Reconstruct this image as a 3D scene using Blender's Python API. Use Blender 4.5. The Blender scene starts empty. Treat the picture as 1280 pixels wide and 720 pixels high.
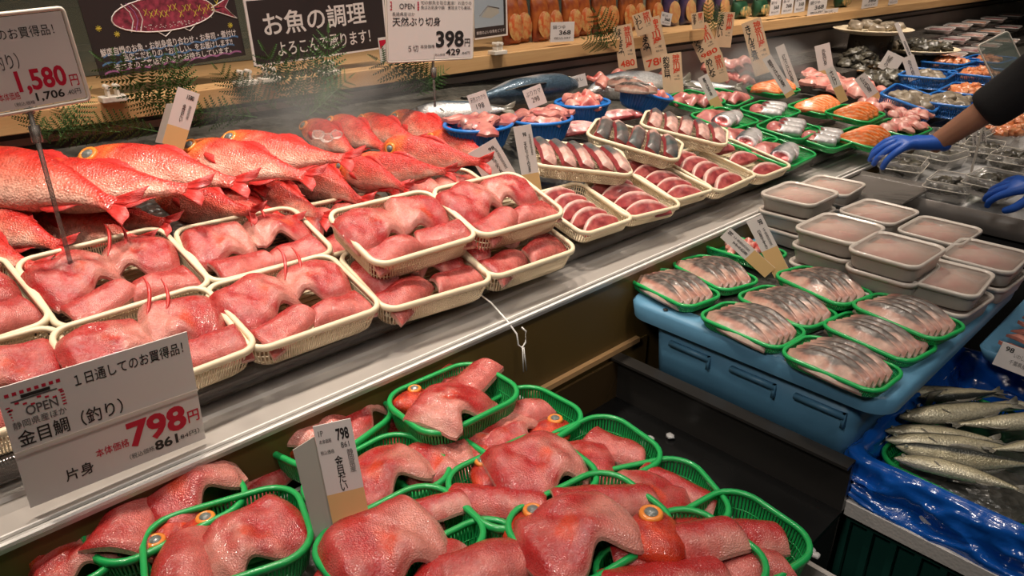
import bpy, bmesh, math, random
from mathutils import Vector, Matrix, noise
random.seed(7)
PI = math.pi
SC = bpy.context.scene
COL = SC.collection
V = Vector

# ------------------------------------------------------------------ camera (world: X along the counter, Y towards the back wall)
F = 924.0; PITCH = math.radians(24.7); YAW = math.radians(46.4); CZ = 1.55
CAM = V((0, 0, CZ))
RT = V((math.sin(YAW), -math.cos(YAW), 0))
FW = V((math.cos(YAW)*math.cos(PITCH), math.sin(YAW)*math.cos(PITCH), -math.sin(PITCH)))
UP = RT.cross(FW)
cd = bpy.data.cameras.new('camera'); cam = bpy.data.objects.new('camera', cd); COL.objects.link(cam)
cam.matrix_world = Matrix.Translation(CAM) @ Matrix((RT, UP, -FW)).transposed().to_4x4()
cd.sensor_width = 36; cd.lens = F/1280*36; cd.clip_start = .02; cd.clip_end = 60
SC.camera = cam

def ray(px, py): return FW + RT*((px-640)/F) + UP*((360-py)/F)
def atz(px, py, z):
    d = ray(px, py); return CAM + d*((z-CZ)/d.z)
def aty(px, py, y):
    d = ray(px, py); return CAM + d*(y/d.y)
def lerp(a, b, t): return a+(b-a)*t
def clamp(t, a=0., b=1.): return max(a, min(b, t))
def sst(a, b, t):
    t = clamp((t-a)/(b-a)); return t*t*(3-2*t)
def interp(t, pts):
    for (a, b), (c, d) in zip(pts, pts[1:]):
        if t <= c: return lerp(b, d, sst(a, c, t) if False else clamp((t-a)/(c-a)))
    return pts[-1][1]
# the ice bed of the case: climbs to the back on the left, lies nearly flat on the right
def slope(x): return lerp(.25, .02, clamp((x-1.6)/1.7))
def bed(x, y): return .93 + slope(x)*(max(y, .95)-.95)
def onbed(px, py, dz):
    z = 1.0
    for _ in range(25):
        p = atz(px, py, z); z = .5*z + .5*(bed(p.x, p.y)+dz)
    p = atz(px, py, z)
    if p.y > 1.80: p = aty(px, py, 1.80); p.z = min(p.z, bed(p.x, p.y)+dz+.06)
    return p

# ------------------------------------------------------------------ materials
MATS = {}
def nd(nt, t, **k):
    n = nt.nodes.new(t)
    for a, b in k.items(): setattr(n, a, b)
    return n
def mat(name, col=(.5, .5, .5), rough=.5, metal=0., coat=0., spec=.5, vcol=False, bump=0., bscale=40., btype='noise',
        var=0., vscale=20., emit=None, alpha=1., sss=0., col2=None, rvar=0., stretch=None):
    m = bpy.data.materials.new(name); m.use_nodes = True; nt = m.node_tree
    b = nt.nodes['Principled BSDF']; L = nt.links.new
    b.inputs['Roughness'].default_value = rough; b.inputs['Metallic'].default_value = metal
    b.inputs['Coat Weight'].default_value = coat; b.inputs['Coat Roughness'].default_value = .08
    b.inputs['Specular IOR Level'].default_value = spec
    b.inputs['Alpha'].default_value = alpha
    if sss: b.inputs['Subsurface Weight'].default_value = sss; b.inputs['Subsurface Scale'].default_value = .008
    tc = nd(nt, 'ShaderNodeTexCoord'); mp = nd(nt, 'ShaderNodeMapping'); L(tc.outputs['Object'], mp.inputs[0])
    if stretch: mp.inputs['Scale'].default_value = stretch
    src = None
    if vcol:
        a = nd(nt, 'ShaderNodeAttribute'); a.attribute_name = 'Col'; src = a.outputs['Color']
    if var or col2:
        n = nd(nt, 'ShaderNodeTexNoise'); n.inputs['Scale'].default_value = vscale; n.inputs['Detail'].default_value = 4
        L(mp.outputs[0], n.inputs['Vector'])
        mx = nd(nt, 'ShaderNodeMix', data_type='RGBA')
        if col2:
            r = nd(nt, 'ShaderNodeMapRange'); r.inputs[1].default_value = .38; r.inputs[2].default_value = .62
            L(n.outputs['Fac'], r.inputs[0]); L(r.outputs[0], mx.inputs[0])
            mx.inputs[6].default_value = (*col, 1); mx.inputs[7].default_value = (*col2, 1)
        else:
            mx.blend_type = 'MULTIPLY'; mx.inputs[0].default_value = 1
            r = nd(nt, 'ShaderNodeMapRange'); r.inputs[1].default_value = .3; r.inputs[2].default_value = .7
            r.inputs[3].default_value = 1-var; r.inputs[4].default_value = 1+var*.6
            L(n.outputs['Fac'], r.inputs[0])
            if src: L(src, mx.inputs[6])
            else: mx.inputs[6].default_value = (*col, 1)
            L(r.outputs[0], mx.inputs[7])
        src = mx.outputs[2]
    if src: L(src, b.inputs['Base Color'])
    else: b.inputs['Base Color'].default_value = (*col, 1)
    if rvar:
        n3 = nd(nt, 'ShaderNodeTexNoise'); n3.inputs['Scale'].default_value = bscale*.4; L(mp.outputs[0], n3.inputs['Vector'])
        r3 = nd(nt, 'ShaderNodeMapRange'); r3.inputs[1].default_value = .35; r3.inputs[2].default_value = .65
        r3.inputs[3].default_value = max(.05, rough-rvar); r3.inputs[4].default_value = rough+rvar
        L(n3.outputs['Fac'], r3.inputs[0]); L(r3.outputs[0], b.inputs['Roughness'])
    if bump:
        if btype == 'noise':
            n2 = nd(nt, 'ShaderNodeTexNoise'); n2.inputs['Detail'].default_value = 5; o = n2.outputs['Fac']
        else:
            n2 = nd(nt, 'ShaderNodeTexVoronoi'); o = n2.outputs['Distance']
        n2.inputs['Scale'].default_value = bscale; L(mp.outputs[0], n2.inputs['Vector'])
        bp = nd(nt, 'ShaderNodeBump'); bp.inputs['Strength'].default_value = bump; bp.inputs['Distance'].default_value = .002
        L(o, bp.inputs['Height']); L(bp.outputs[0], b.inputs['Normal'])
        if coat: L(bp.outputs[0], b.inputs['Coat Normal'])
    if emit:
        b.inputs['Emission Color'].default_value = (*emit[0], 1); b.inputs['Emission Strength'].default_value = emit[1]
    MATS[name] = m
    return m
def clearmat(name, col, fac, rough=.08, bump=0, bscale=30.):
    m = bpy.data.materials.new(name); m.use_nodes = True; nt = m.node_tree; L = nt.links.new
    b = nt.nodes['Principled BSDF']; out = nt.nodes['Material Output']
    b.inputs['Base Color'].default_value = (*col, 1); b.inputs['Roughness'].default_value = rough
    t = nd(nt, 'ShaderNodeBsdfTransparent'); mx = nd(nt, 'ShaderNodeMixShader')
    f = nd(nt, 'ShaderNodeLayerWeight'); f.inputs['Blend'].default_value = .25
    r = nd(nt, 'ShaderNodeMapRange'); r.inputs[3].default_value = fac; r.inputs[4].default_value = min(1, fac+.45)
    L(f.outputs['Fresnel'], r.inputs[0]); L(r.outputs[0], mx.inputs[0]); L(t.outputs[0], mx.inputs[1]); L(b.outputs[0], mx.inputs[2])
    if bump:
        n2 = nd(nt, 'ShaderNodeTexNoise'); n2.inputs['Scale'].default_value = bscale; bp = nd(nt, 'ShaderNodeBump')
        bp.inputs['Strength'].default_value = bump; bp.inputs['Distance'].default_value = .004
        tc = nd(nt, 'ShaderNodeTexCoord'); L(tc.outputs['Object'], n2.inputs['Vector'])
        L(n2.outputs['Fac'], bp.inputs['Height']); L(bp.outputs[0], b.inputs['Normal'])
    L(mx.outputs[0], out.inputs['Surface']); MATS[name] = m
    return m
FISH = mat('fish_skin', vcol=True, rough=.34, coat=.35, bump=.75, bscale=110, btype='vor', var=.30, vscale=38, rvar=.12, spec=.5)
FLESH = mat('wet_flesh', vcol=True, rough=.27, coat=.5, bump=.42, bscale=520, btype='vor', var=.20, vscale=70, rvar=.12, sss=.06)
MEAT = mat('cut_meat', vcol=True, rough=.38, coat=.25, bump=.5, bscale=120, var=.25, vscale=90, sss=.06)
SILVER = mat('silver_skin', vcol=True, rough=.3, metal=.35, coat=.3, bump=.4, bscale=90, btype='vor', var=.3, vscale=70)
EYE_RING = mat('fish_eye_ring', (.8, .25, .04), .2, coat=.6, var=.2)
EYE_GOLD = mat('small_fish_eye', (.35, .33, .22), .15, coat=.8)
PUPIL = mat('fish_pupil', (.16, .18, .17), .1, coat=1., var=.4, vscale=60)
FIN = mat('red_fin', (.62, .035, .03), .35, coat=.4, bump=.8, bscale=60, var=.3, vscale=60, stretch=(1, 6, 1))
FIN_G = mat('grey_fin', (.16, .15, .12), .4, coat=.3, bump=.6, bscale=80)
CREAM = mat('cream_plastic', (.80, .68, .48), .38, spec=.5, var=.05)
GREEN = mat('green_plastic', (.015, .36, .085), .3, coat=.2, var=.08)
BLUEP = mat('blue_plastic', (.02, .17, .55), .3, coat=.2)
TUB = mat('tub_blue_plastic', (.105, .27, .42), .42, var=.12, vscale=9, bump=.1, bscale=90)
STEEL = mat('brushed_steel', (.50, .47, .44), .36, metal=.5, rvar=.04)
STEEL_D = mat('dull_back_steel', (.34, .29, .26), .42, metal=.3, bump=.25, bscale=6, rvar=.15)
BRIGHT = mat('bright_metal_edge', (.88, .86, .83), .3, metal=.1)
BROWN = mat('brown_laminate', (.125, .078, .022), .42, var=.08, vscale=4)
TANT = mat('tan_trim', (.50, .29, .13), .45, var=.1)
BLACKG = mat('wet_black_plastic', (.006, .006, .006), .22, bump=.25, bscale=18, rvar=.08)
BLACKM = mat('matt_black', (.012, .012, .012), .6)
DARKGREY = mat('dark_grey_metal', (.07, .062, .055), .35, metal=.3, rvar=.1)
WOOD = mat('pale_wood', (.52, .30, .13), .5, col2=(.60, .37, .17), vscale=6, stretch=(.6, 12, 12), bump=.1)
ICE = mat('crushed_ice', (.075, .072, .062), .3, bump=1., bscale=70, btype='vor', var=.4, vscale=50, coat=.4)
ICEB = mat('ice_chunk', (.36, .36, .36), .12, coat=.6, bump=.6, bscale=120)
GREYT = mat('grey_translucent_tub', (.28, .25, .225), .3, coat=.2, var=.2, vscale=10, bump=.15, bscale=30)
PAPER = mat('white_card', (.72, .66, .63), .45, spec=.4)
PAPER_G = mat('grey_card_back', (.42, .40, .35), .5)
CARDTAN = mat('tan_card_base', (.72, .46, .20), .5)
TAGP = mat('buff_paper_tag', (.78, .56, .36), .6, var=.06)
INK = mat('black_ink', (.02, .018, .018), .5)
INKG = mat('grey_ink', (.10, .09, .09), .5)
INKR = mat('crimson_ink', (.55, .01, .04), .45)
INKO = mat('orange_red_ink', (.72, .06, .02), .5)
BOARD = mat('chalkboard_black', (.030, .021, .021), .55, var=.2, vscale=4)
CHALK = mat('white_chalk', (.75, .68, .66), .8)
CHALKB = mat('blue_chalk', (.09, .20, .40), .8, var=.3, vscale=50)
CHALKP = mat('mauve_chalk', (.36, .13, .30), .8, var=.3, vscale=50)
CHALKR = mat('red_chalk', (.30, .035, .065), .8, var=.7, vscale=90)
CHALKY = mat('yellow_chalk', (.62, .50, .06), .8)
FERN = mat('plastic_fern_green', (.06, .155, .035), .7, var=.4, vscale=30)
CLIPW = mat('white_plastic', (.72, .66, .58), .35)
CLEAR = clearmat('clear_plastic', (.75, .73, .70), .10)
FROST = clearmat('frosted_lid', (.60, .52, .46), .12, rough=.25)
BOX = clearmat('translucent_container', (.60, .55, .49), .62, rough=.3)
LIDR = mat('lid_rim_plastic', (.60, .54, .48), .3, coat=.3)
RAIL = clearmat('clear_acrylic_rail', (.20, .18, .165), .55, rough=.15)
GLASSG = clearmat('grey_green_glass', (.25, .30, .26), .5, rough=.1)
BAG = mat('blue_poly_bag', (.006, .085, .40), .18, coat=.6, bump=.9, bscale=30)
STYRO = mat('white_foam', (.62, .58, .54), .7, bump=.2, bscale=150, btype='vor')
CRATE = mat('dark_green_crate', (.010, .06, .045), .4)
GLOVE = mat('blue_nitrile', (.025, .11, .50), .38, bump=.4, bscale=60)
SKINM = mat('skin', (.36, .17, .10), .5, sss=.1, var=.08)
CLOTH = mat('black_cloth', (.008, .008, .009), .9, bump=.2, bscale=200)
HAIR = mat('black_hair', (.01, .008, .007), .5)
SHELL = mat('dark_shell', (.018, .016, .012), .4, coat=.3, bump=1., bscale=70, col2=(.10, .09, .065), vscale=45)
CLAM = mat('pale_shell', (.16, .13, .09), .4, coat=.3, bump=.8, bscale=60, col2=(.32, .26, .19), vscale=30)
MINCE = mat('pink_minced_fish', (.50, .12, .09), .45, coat=.2, bump=1., bscale=60, col2=(.56, .30, .22), vscale=22)
ORANGE = mat('orange_shellfish', (.60, .15, .04), .35, coat=.4, bump=1., bscale=60, col2=(.70, .32, .16), vscale=45)
WALL = mat('grey_green_wall', (.26, .29, .23), .5, col2=(.36, .39, .32), vscale=3)
FLOORM = mat('dark_floor', (.03, .028, .026), .5)

# ------------------------------------------------------------------ mesh building
class MB:
    def __init__(s): s.v = []; s.f = []; s.c = []; s.m = []
    def add(s, verts, faces, col=(1, 1, 1), mi=0, M=None):
        n = len(s.v)
        s.v += [tuple(M @ V(p)) if M else tuple(p) for p in verts]
        s.c += list(col) if isinstance(col, list) else [col]*len(verts)
        s.f += [tuple(i+n for i in f) for f in faces]; s.m += [mi]*len(faces)
    def box(s, c, d, M=None, **k):
        x, y, z = c; a, b, h = d[0]/2, d[1]/2, d[2]/2
        vs = [(x+i*a, y+j*b, z+q*h) for i in (-1, 1) for j in (-1, 1) for q in (-1, 1)]
        s.add(vs, [(0, 1, 3, 2), (4, 6, 7, 5), (0, 4, 5, 1), (2, 3, 7, 6), (0, 2, 6, 4), (1, 5, 7, 3)], M=M, **k)
    def loft(s, rings, closed=True, caps=True, loop=False, **k):
        n = len(rings[0]); vs = [p for r in rings for p in r]; fs = []
        R = len(rings)
        for i in range(R if loop else R-1):
            a = i*n; b = ((i+1) % R)*n
            for j in range(n if closed else n-1):
                j2 = (j+1) % n; fs.append((a+j, a+j2, b+j2, b+j))
        if caps and not loop and closed:
            fs.append(tuple(range(n-1, -1, -1))); fs.append(tuple((R-1)*n+j for j in range(n)))
        s.add(vs, fs, **k)
    def tube(s, path, r, n=8, loop=False, **k):
        path = [V(p) for p in path]; R = []; m = len(path)
        rr = r if isinstance(r, list) else [r]*m
        for i, p in enumerate(path):
            a = path[(i-1) % m] if (loop or i) else p; b = path[(i+1) % m] if (loop or i < m-1) else p
            t = (b-a).normalized(); u = t.cross(V((0, 0, 1)))
            if u.length < .05: u = t.cross(V((1, 0, 0)))
            u.normalize(); w = u.cross(t)
            R.append([p+(u*math.cos(q*2*PI/n)+w*math.sin(q*2*PI/n))*rr[i] for q in range(n)])
        s.loft(R, loop=loop, **k)
    def mesh(s, name, mats, smooth=True, recalc=True):
        me = bpy.data.meshes.new(name); me.from_pydata(s.v, [], s.f)
        at = me.color_attributes.new('Col', 'FLOAT_COLOR', 'POINT')
        at.data.foreach_set('color', [x for c in s.c for x in (*c[:3], 1.)])
        for q in (mats if isinstance(mats, (list, tuple)) else [mats]): me.materials.append(q)
        me.polygons.foreach_set('material_index', s.m)
        me.polygons.foreach_set('use_smooth', [smooth]*len(s.f))
        if recalc:
            bm = bmesh.new(); bm.from_mesh(me); bmesh.ops.recalc_face_normals(bm, faces=bm.faces); bm.to_mesh(me); bm.free()
        me.update(); return me
def link(name, data, parent=None, M=None):
    o = bpy.data.objects.new(name, data); COL.objects.link(o)
    if parent: o.parent = parent
    if M is not None: o.matrix_local = M
    return o
def tag(o, label=None, cat=None, group=None, kind=None):
    for k, q in (('label', label), ('category', cat), ('group', group), ('kind', kind)):
        if q: o[k] = q
    return o
def empty(name, M, label, cat, group=None):
    o = bpy.data.objects.new(name, None); COL.objects.link(o); o.empty_display_size = .02; o.matrix_world = M
    return tag(o, label, cat, group)
def obj(name, mb, mats, parent=None, M=None, smooth=True, **t):
    return tag(link(name, mb.mesh(name, mats, smooth), parent, M), **t)
def struct(name, mb, mats, smooth=False): return tag(link(name, mb.mesh(name, mats, smooth)), kind='structure')
def copy_tree(o, M, label=None, group=None, parent=None):
    c = o.copy(); COL.objects.link(c)
    if parent is None:
        c.matrix_world = M
        if label: c['label'] = label
        if group: c['group'] = group
    else: c.parent = parent
    for ch in o.children: copy_tree(ch, None, parent=c)
    return c
def bevel(o, w=.003, seg=2):
    m = o.modifiers.new('bevel', 'BEVEL'); m.width = w; m.segments = seg; m.limit_method = 'ANGLE'; return o
def T(x, y, z): return Matrix.Translation((x, y, z))
def R(a, ax='Z'): return Matrix.Rotation(math.radians(a), 4, ax)
def S(x, y=None, z=None): return Matrix.Diagonal((x, x if y is None else y, x if z is None else z, 1))
def frame(c, ex, n):
    n = n.normalized(); ex = (ex-n*ex.dot(n)).normalized(); ey = n.cross(ex)
    return Matrix.Translation(c) @ Matrix((ex, ey, n)).transposed().to_4x4()
def rrect(L, W, r, z, k=5):
    o = []
    for cx, cy, a0 in ((L/2-r, W/2-r, 0), (-L/2+r, W/2-r, 90), (-L/2+r, -W/2+r, 180), (L/2-r, -W/2+r, 270)):
        for i in range(k+1):
            a = math.radians(a0+90*i/k); o.append(V((cx+r*math.cos(a), cy+r*math.sin(a), z)))
    return o
def resample(loop, step):
    out = []; n = len(loop)
    for i in range(n):
        a, b = loop[i], loop[(i+1) % n]; d = (b-a).length; m = max(1, round(d/step))
        out += [a.lerp(b, j/m) for j in range(m)]
    return out

# ------------------------------------------------------------------ frame from four rim corners of a basket seen in the photo
def fit(q, dz=.05, z=None):
    P = [atz(*p, z) if z is not None else onbed(*p, dz) for p in q]
    c = (P[0]+P[1]+P[2]+P[3])/4; ex = P[1]-P[0]+P[2]-P[3]
    n = V((0, 0, 1)) if z is not None else V((0, -slope(c.x), 1))
    M = frame(c, ex, n)
    return M, ((P[0]-P[1]).length+(P[3]-P[2]).length)/2, ((P[0]-P[3]).length+(P[1]-P[2]).length)/2

# ------------------------------------------------------------------ baskets and trays (origin at rim height centre; thing base at floor of tray)
BK = {}
def basket_meshes(key, L, W, H, r, material, rimr, step, taper=.86, fine=True):
    if key in BK: return BK[key]
    m1 = MB(); top = rrect(L, W, r, 0, 7)
    rings = []
    for i, p in enumerate(top):
        n = len(top); t = (top[(i+1) % n]-top[i-1]).normalized(); u = t.cross(V((0, 0, 1)))
        rings.append([p+u*x*rimr+V((0, 0, y*rimr)) for x, y in ((-1, -.5), (-.8, .7), (0, 1), (.9, .7), (1.15, -.2), (1.1, -1.1), (.3, -1.1), (.2, -.6))])
    m1.loft(rings, loop=True, caps=False)
    m2 = MB(); loop = resample(top, step); bt = .0011 if step < .005 else .0016
    for i, p in enumerate(loop):
        n = len(loop); t = (loop[(i+1) % n]-loop[i-1]).normalized(); u = t.cross(V((0, 0, 1)))
        path = [(1, 0), (.975, -.35), (.93, -.8), (taper+.02, -.97), (taper, -1)]
        rg = []
        for s_, z_ in path:
            c = V((p.x*s_, p.y*s_, z_*H)); rg.append([c-t*bt, c+t*bt, c+t*bt+u*bt, c-t*bt+u*bt])
        m2.loft(rg, caps=False)
    for s_, z_ in ((.985, -.2), (.965, -.45), (.943, -.7)) if fine else ((.965, -.5), (.93, -.8)):
        m2.tube([(p.x*s_, p.y*s_, z_*H) for p in top], .0011, 4, loop=True, caps=False)
    bl = rrect(L*taper, W*taper, r*.8, -H, 6)
    m2.loft([bl, [V((p.x, p.y, -H+.002)) for p in bl]])
    for k in range(int(W*taper/.012)):
        y = -W*taper/2+.012*(k+.7); m2.box((0, y, -H+.0028), (L*taper*.93, .002, .0016))
    BK[key] = (m1.mesh('rim', material), m2.mesh('lattice', material))
    return BK[key]
SPEC = dict(cream=(.245, .195, .034, .028, CREAM, .0046, .0042), creamt=(.245, .195, .052, .028, CREAM, .0046, .0042),
            green=(.205, .155, .052, .045, GREEN, .0042, .0052), flat=(.205, .115, .022, .03, GREEN, .0035, .0042),
            buri=(.25, .185, .036, .026, CREAM, .0042, .0042))
TR = {}
def tray(key, q, kind, label, group, dz=.05, z=None, size=None, tilt=(0, 0), cat='basket', yaw=None, name=None):
    L, W, H, r, m, rr, st = SPEC[kind]
    M, fl, fw = fit(q, dz, z)
    if size: L, W = size
    else:
        pass
    kk = (kind, round(L, 3), round(W, 3))
    rim, lat = basket_meshes(kk, L, W, H, r, m, rr, st, taper=.84 if kind != 'flat' else .8, fine=kind in ('cream', 'creamt', 'buri'))
    M = M @ R(tilt[0], 'X') @ R(tilt[1], 'Y')
    if yaw is not None: M = frame(M.translation, V((math.cos(math.radians(yaw)), math.sin(math.radians(yaw)), 0)), M.col[2].to_3d())
    e = empty(name or {'green': 'green_basket', 'flat': 'green_tray'}.get(kind, 'cream_tray'), M @ T(0, 0, -H), label, cat, group)
    link('rim', rim, e, T(0, 0, H)); link('lattice', lat, e, T(0, 0, H))
    TR[key] = (M @ T(0, 0, -H+.003), L, W, H)
    return e

# ------------------------------------------------------------------ slabs of fish: a thick bent sheet with its own outline
def slab(L, W, Tk, shape, hfun, colf, nu=24, nv=14, seed=0, rough=.0012, xs=None):
    mb = MB(); top = []; bot = []; ct = []; cb = []
    for i in range(nu+1):
        u = -1+2*i/nu
        lo, hi = shape(u)
        for j in range(nv+1):
            v = -1+2*j/nv; y = lerp(lo, hi, (v+1)/2)*W/2
            x = u*L/2*(xs(v) if xs else 1)
            h = hfun(u, v); e = max(abs(u), abs(v)); rd = 1-max(0, (e-.92)/.08)**2*.35
            w = noise.noise(V((x*45+seed*7.1, y*45, seed*3.3)))
            t = Tk(u, v) if callable(Tk) else Tk
            top.append((x, y, h+t*rd+w*rough*1.6)); bot.append((x, y, h+t*(1-rd)*.6+w*rough*.5))
            ct.append(colf(u, v, 'top', w)); cb.append(colf(u, v, 'bot', w))
    N = nv+1; fs = []
    for i in range(nu):
        for j in range(nv): a = i*N+j; fs.append((a, a+N, a+N+1, a+1))
    n0 = len(top)
    mb.add(top, fs, ct); mb.add(bot, [tuple(reversed(f)) for f in fs], cb)
    # own edge strip so that the cut edge keeps its own colour
    edge = [i*N for i in range(nu+1)]+[nu*N+j for j in range(1, N)]+[i*N+nv for i in range(nu-1, -1, -1)]+[j for j in range(nv-1, 0, -1)]
    ev = []; ec = []
    for a in edge:
        u = -1+2*(a//N)/nu; v = -1+2*(a % N)/nv; c = colf(u, v, 'edge', 0)
        ev += [top[a], bot[a]]; ec += [c, c]
    m = len(edge); mb.add(ev, [(2*i, 2*((i+1) % m), 2*((i+1) % m)+1, 2*i+1) for i in range(m)], ec)
    return mb
def mix(a, b, t): t = clamp(t); return tuple(lerp(x, y, t) for x, y in zip(a, b))
RED = (.40, .020, .020); PINK = (.60, .22, .18); DEEP = (.30, .005, .006); PALE = (.74, .42, .34); ORG = (.66, .06, .018)
FM = {}
def put(name, me, M, label, cat, group, parts=()):
    o = link(name, me, None, M); tag(o, label, cat, group)
    return o
def collar_mesh(seed, mir):
    rn = random.Random(seed); un = .25+rn.uniform(-.12, .12); dp = rn.uniform(.28, .46); bl = rn.uniform(-.05, .35)
    g = lambda u: math.exp(-((u-un)/.36)**2)
    def shape(u):
        return (-1*(1-dp*g(u))*(1-.10*u*u) + (.10 if u > .8 else 0), (.95-.12*u*u+.06*math.sin(u*5+seed)))
    def h(u, v):
        a = (1-abs((v-.15)/1.15)**2.6)*.021*(1-.3*u*u)+.002
        return max(.0, a + g(u)*.019*sst(.1, -1, v) - .010*sst(.75, 1, abs(u))+.002*math.sin(u*4+seed)*(1-v*v)+.0022*noise.noise(V((u*3.2+seed, v*2.6, seed)))-.004*math.exp(-((u+.15+.5*v-.1*seed)/.05)**2)*(1-v*v))
    def col(u, v, s, w):
        if s == 'bot': return mix(PALE, (.5, .08, .06), .5+w)
        if s == 'edge': return mix(PALE, DEEP, .35 if v < 0 else .3)
        p = sst(-.25, .45, u-.55*v*0+.6*w-bl)*sst(.85, .1, v+w*.4)
        c = mix(mix(RED, (.47, .075, .065), .5+w*1.8), PINK, p*.95)
        c = mix(c, mix(DEEP, ORG, .5+w), sst(.25, .55, math.exp(-((u-un+.35)/.22)**2-((v+.25)/.3)**2)+w*.5)*.8)
        c = mix(c, PALE, sst(.8, 1, u+w*.3)*.5)
        c = mix(c, DEEP, sst(.7, 1., v+w*.3)*.6)
        return mix(c, mix(PALE, DEEP, .3), sst(-.86, -1., v)*.6)
    mb = slab(.128, .112, lambda u, v: .012, shape, h, col, 30, 18, seed, xs=lambda v: 1-.08*v*v)
    if mir: mb.v = [(-x, y, z) for x, y, z in mb.v]
    return mb.mesh('fillet', FLESH)
def tailp_mesh(seed, mir):
    rn = random.Random(seed); k = rn.uniform(.2, .4)
    shape = lambda u: (-1+.18*u+k*.4*(u < -.7)*(abs(u)-.7), .9-.25*u*abs(u)+.05*math.sin(4*u+seed))
    h = lambda u, v: max(0, .015*(1-abs(v)**2.4*.9)*(1-.3*u*u)-.002)+.003*math.sin(u*3+seed)*(1-v*v)
    def col(u, v, s, w):
        if s == 'bot': return PALE
        if s == 'edge': return mix(PALE, PINK, .5)
        c = mix((.40, .04, .036), (.54, .13, .11), sst(-.4, .5, -v+w*.9+.25*u))
        return mix(c, RED, sst(.55, .95, v+w*.4)*.9)
    mb = slab(.112, .068, lambda u, v: .016, shape, h, col, 24, 12, seed, xs=lambda v: 1-.10*v)
    if mir: mb.v = [(-x, y, z) for x, y, z in mb.v]
    return mb.mesh('fillet', FLESH)
def long_mesh(seed, mir):
    shape = lambda u: (-.85-.12*math.cos(u*1.5), .95-.22*(u+1)/2+.03*math.sin(6*u+seed))
    h = lambda u, v: max(0, .020*(1-v*v*.95)*(1-.15*u*u)-.002)
    def col(u, v, s, w):
        if s == 'bot': return PALE
        if s == 'edge': return mix(PALE, PINK, .4)
        c = mix(RED, (.50, .095, .08), sst(.1, .9, -v+w*.8))
        return mix(c, PALE, sst(.0, .8, u+w)*sst(0, -.9, v)*.5)
    mb = slab(.150, .068, lambda u, v: .012, shape, h, col, 28, 12, seed, xs=lambda v: 1-.05*v)
    if mir: mb.v = [(-x, y, z) for x, y, z in mb.v]
    return mb.mesh('fillet', FLESH)
for s_ in range(5):
    for mi in (0, 1):
        FM['c', s_, mi] = collar_mesh(s_, mi); FM['t', s_, mi] = tailp_mesh(s_+10, mi); FM['l', s_, mi] = long_mesh(s_+20, mi)
# half heads with a ringed eye
def eye_meshes(r, name_ring=EYE_RING):
    m = MB(); n = 20; R_ = []
    for i in range(n):
        a = 2*PI*i/n; d = V((math.cos(a), math.sin(a), 0))
        R_.append([d*r*x+V((0, 0, z*r)) for x, z in ((.55, .22), (.75, .30), (.95, .18), (1.05, -.1), (.6, -.2))])
    m.loft(R_, loop=True, caps=False)
    p = MB(); rg = [[(math.cos(2*PI*i/n)*r*.66*math.cos(t), math.sin(2*PI*i/n)*r*.66*math.cos(t), r*.04+r*.42*math.sin(t)) for i in range(n)] for t in (0, .35, .7, 1.1, 1.45)]
    p.loft(rg)
    return m.mesh('eye', name_ring), p.mesh('pupil', PUPIL)
EYES = {}
def add_eye(parent, r, M, ring=EYE_RING):
    k = (round(r, 4), ring.name)
    if k not in EYES: EYES[k] = eye_meshes(r, ring)
    e = link('eye', EYES[k][0], parent, M); link('pupil', EYES[k][1], e); return e
def head_proto():
    mb = MB(); rings = []; cols = []
    pts = [(0, .006, .004), (.006, .020, .009), (.02, .031, .015), (.04, .039, .020), (.06, .043, .022), (.078, .043, .021), (.09, .036, .014), (.093, .022, .006)]
    for k_, (x, hh, th) in enumerate(pts):
        rg = []
        for j in range(20):
            a = 2*PI*j/20; y = math.cos(a)*hh; z = math.sin(a)*th
            if x > .06: z *= 1+.15*math.cos(a*3)
            rg.append((.045-x, y, z+.02)); w = noise.noise(V((x*60, y*60, 2)))
            cols.append(mix(DEEP, ORG, .35+w+.2*(x > .05)))
        rings.append(rg)
    mb.loft(rings, col=cols); return mb
HEADM = head_proto().mesh('head', FLESH)
def head(M, label, group='cut fish heads and collars in the green baskets'):
    o = tag(link('cut_fish', HEADM, None, M), label, 'fish head', group)
    add_eye(o, .0165, T(.018, .006, .0385)); return o

def fill(key, items, where, group):
    """items: (kind, variant, mirror, x, y, z, yaw, scale, roll, pitch, word)"""
    M, L, W, H = TR[key]
    for k, s_, mi, x, y, z, yw, sc, rx, ry, word in items:
        if H > .05 and L < .2: sc *= .88; x *= 1.06; y *= 1.06
        if k != 'h' and H > .05: rx += [5, -6, 3, -3, 7][s_ % 5]; ry += [4, -5, 6, -3, 0][(s_+mi) % 5]
        A = M @ T(x, y, z) @ R(yw) @ R(rx, 'X') @ R(ry, 'Y') @ S(sc)
        if k == 'h': head(A, '%s %s' % (word, where)); continue
        put({'c': 'collar_fillet', 't': 'tail_fillet', 'l': 'long_fillet'}[k], FM[k, s_ % 5, mi], A, '%s %s' % (word, where), 'fish fillet', group)
def pair(key, where, s=0, j=.0, grp='red fish fillets in the cream trays', rot=0, tails=True):
    rn = random.Random(s*13+5); q = lambda a: rn.uniform(-a, a)
    it = [('c', s, 0, -.056+q(.004), .022+q(.005), .008, 8+q(8)+rot, 1.0+q(.05), 0, 0, 'left arched red fillet'),
          ('c', s+2, 1, .052+q(.004), .026+q(.005), .010, -6+q(8)+rot, .93+q(.05), 0, 0, 'right arched pinkish fillet')]
    if tails:
        it += [('t', s+1, 0, -.050+q(.008), -.048+q(.004), .004, 10+q(10)+rot, 1.0+q(.06), 8, 0, 'front left tail-end fillet'),
               ('t', s+3, 1, .058+q(.006), -.044+q(.004), .004, -5+q(12)+rot, .9+q(.06), 8, 0, 'front right tail-end fillet')]
    fill(key, it, where, grp)

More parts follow.
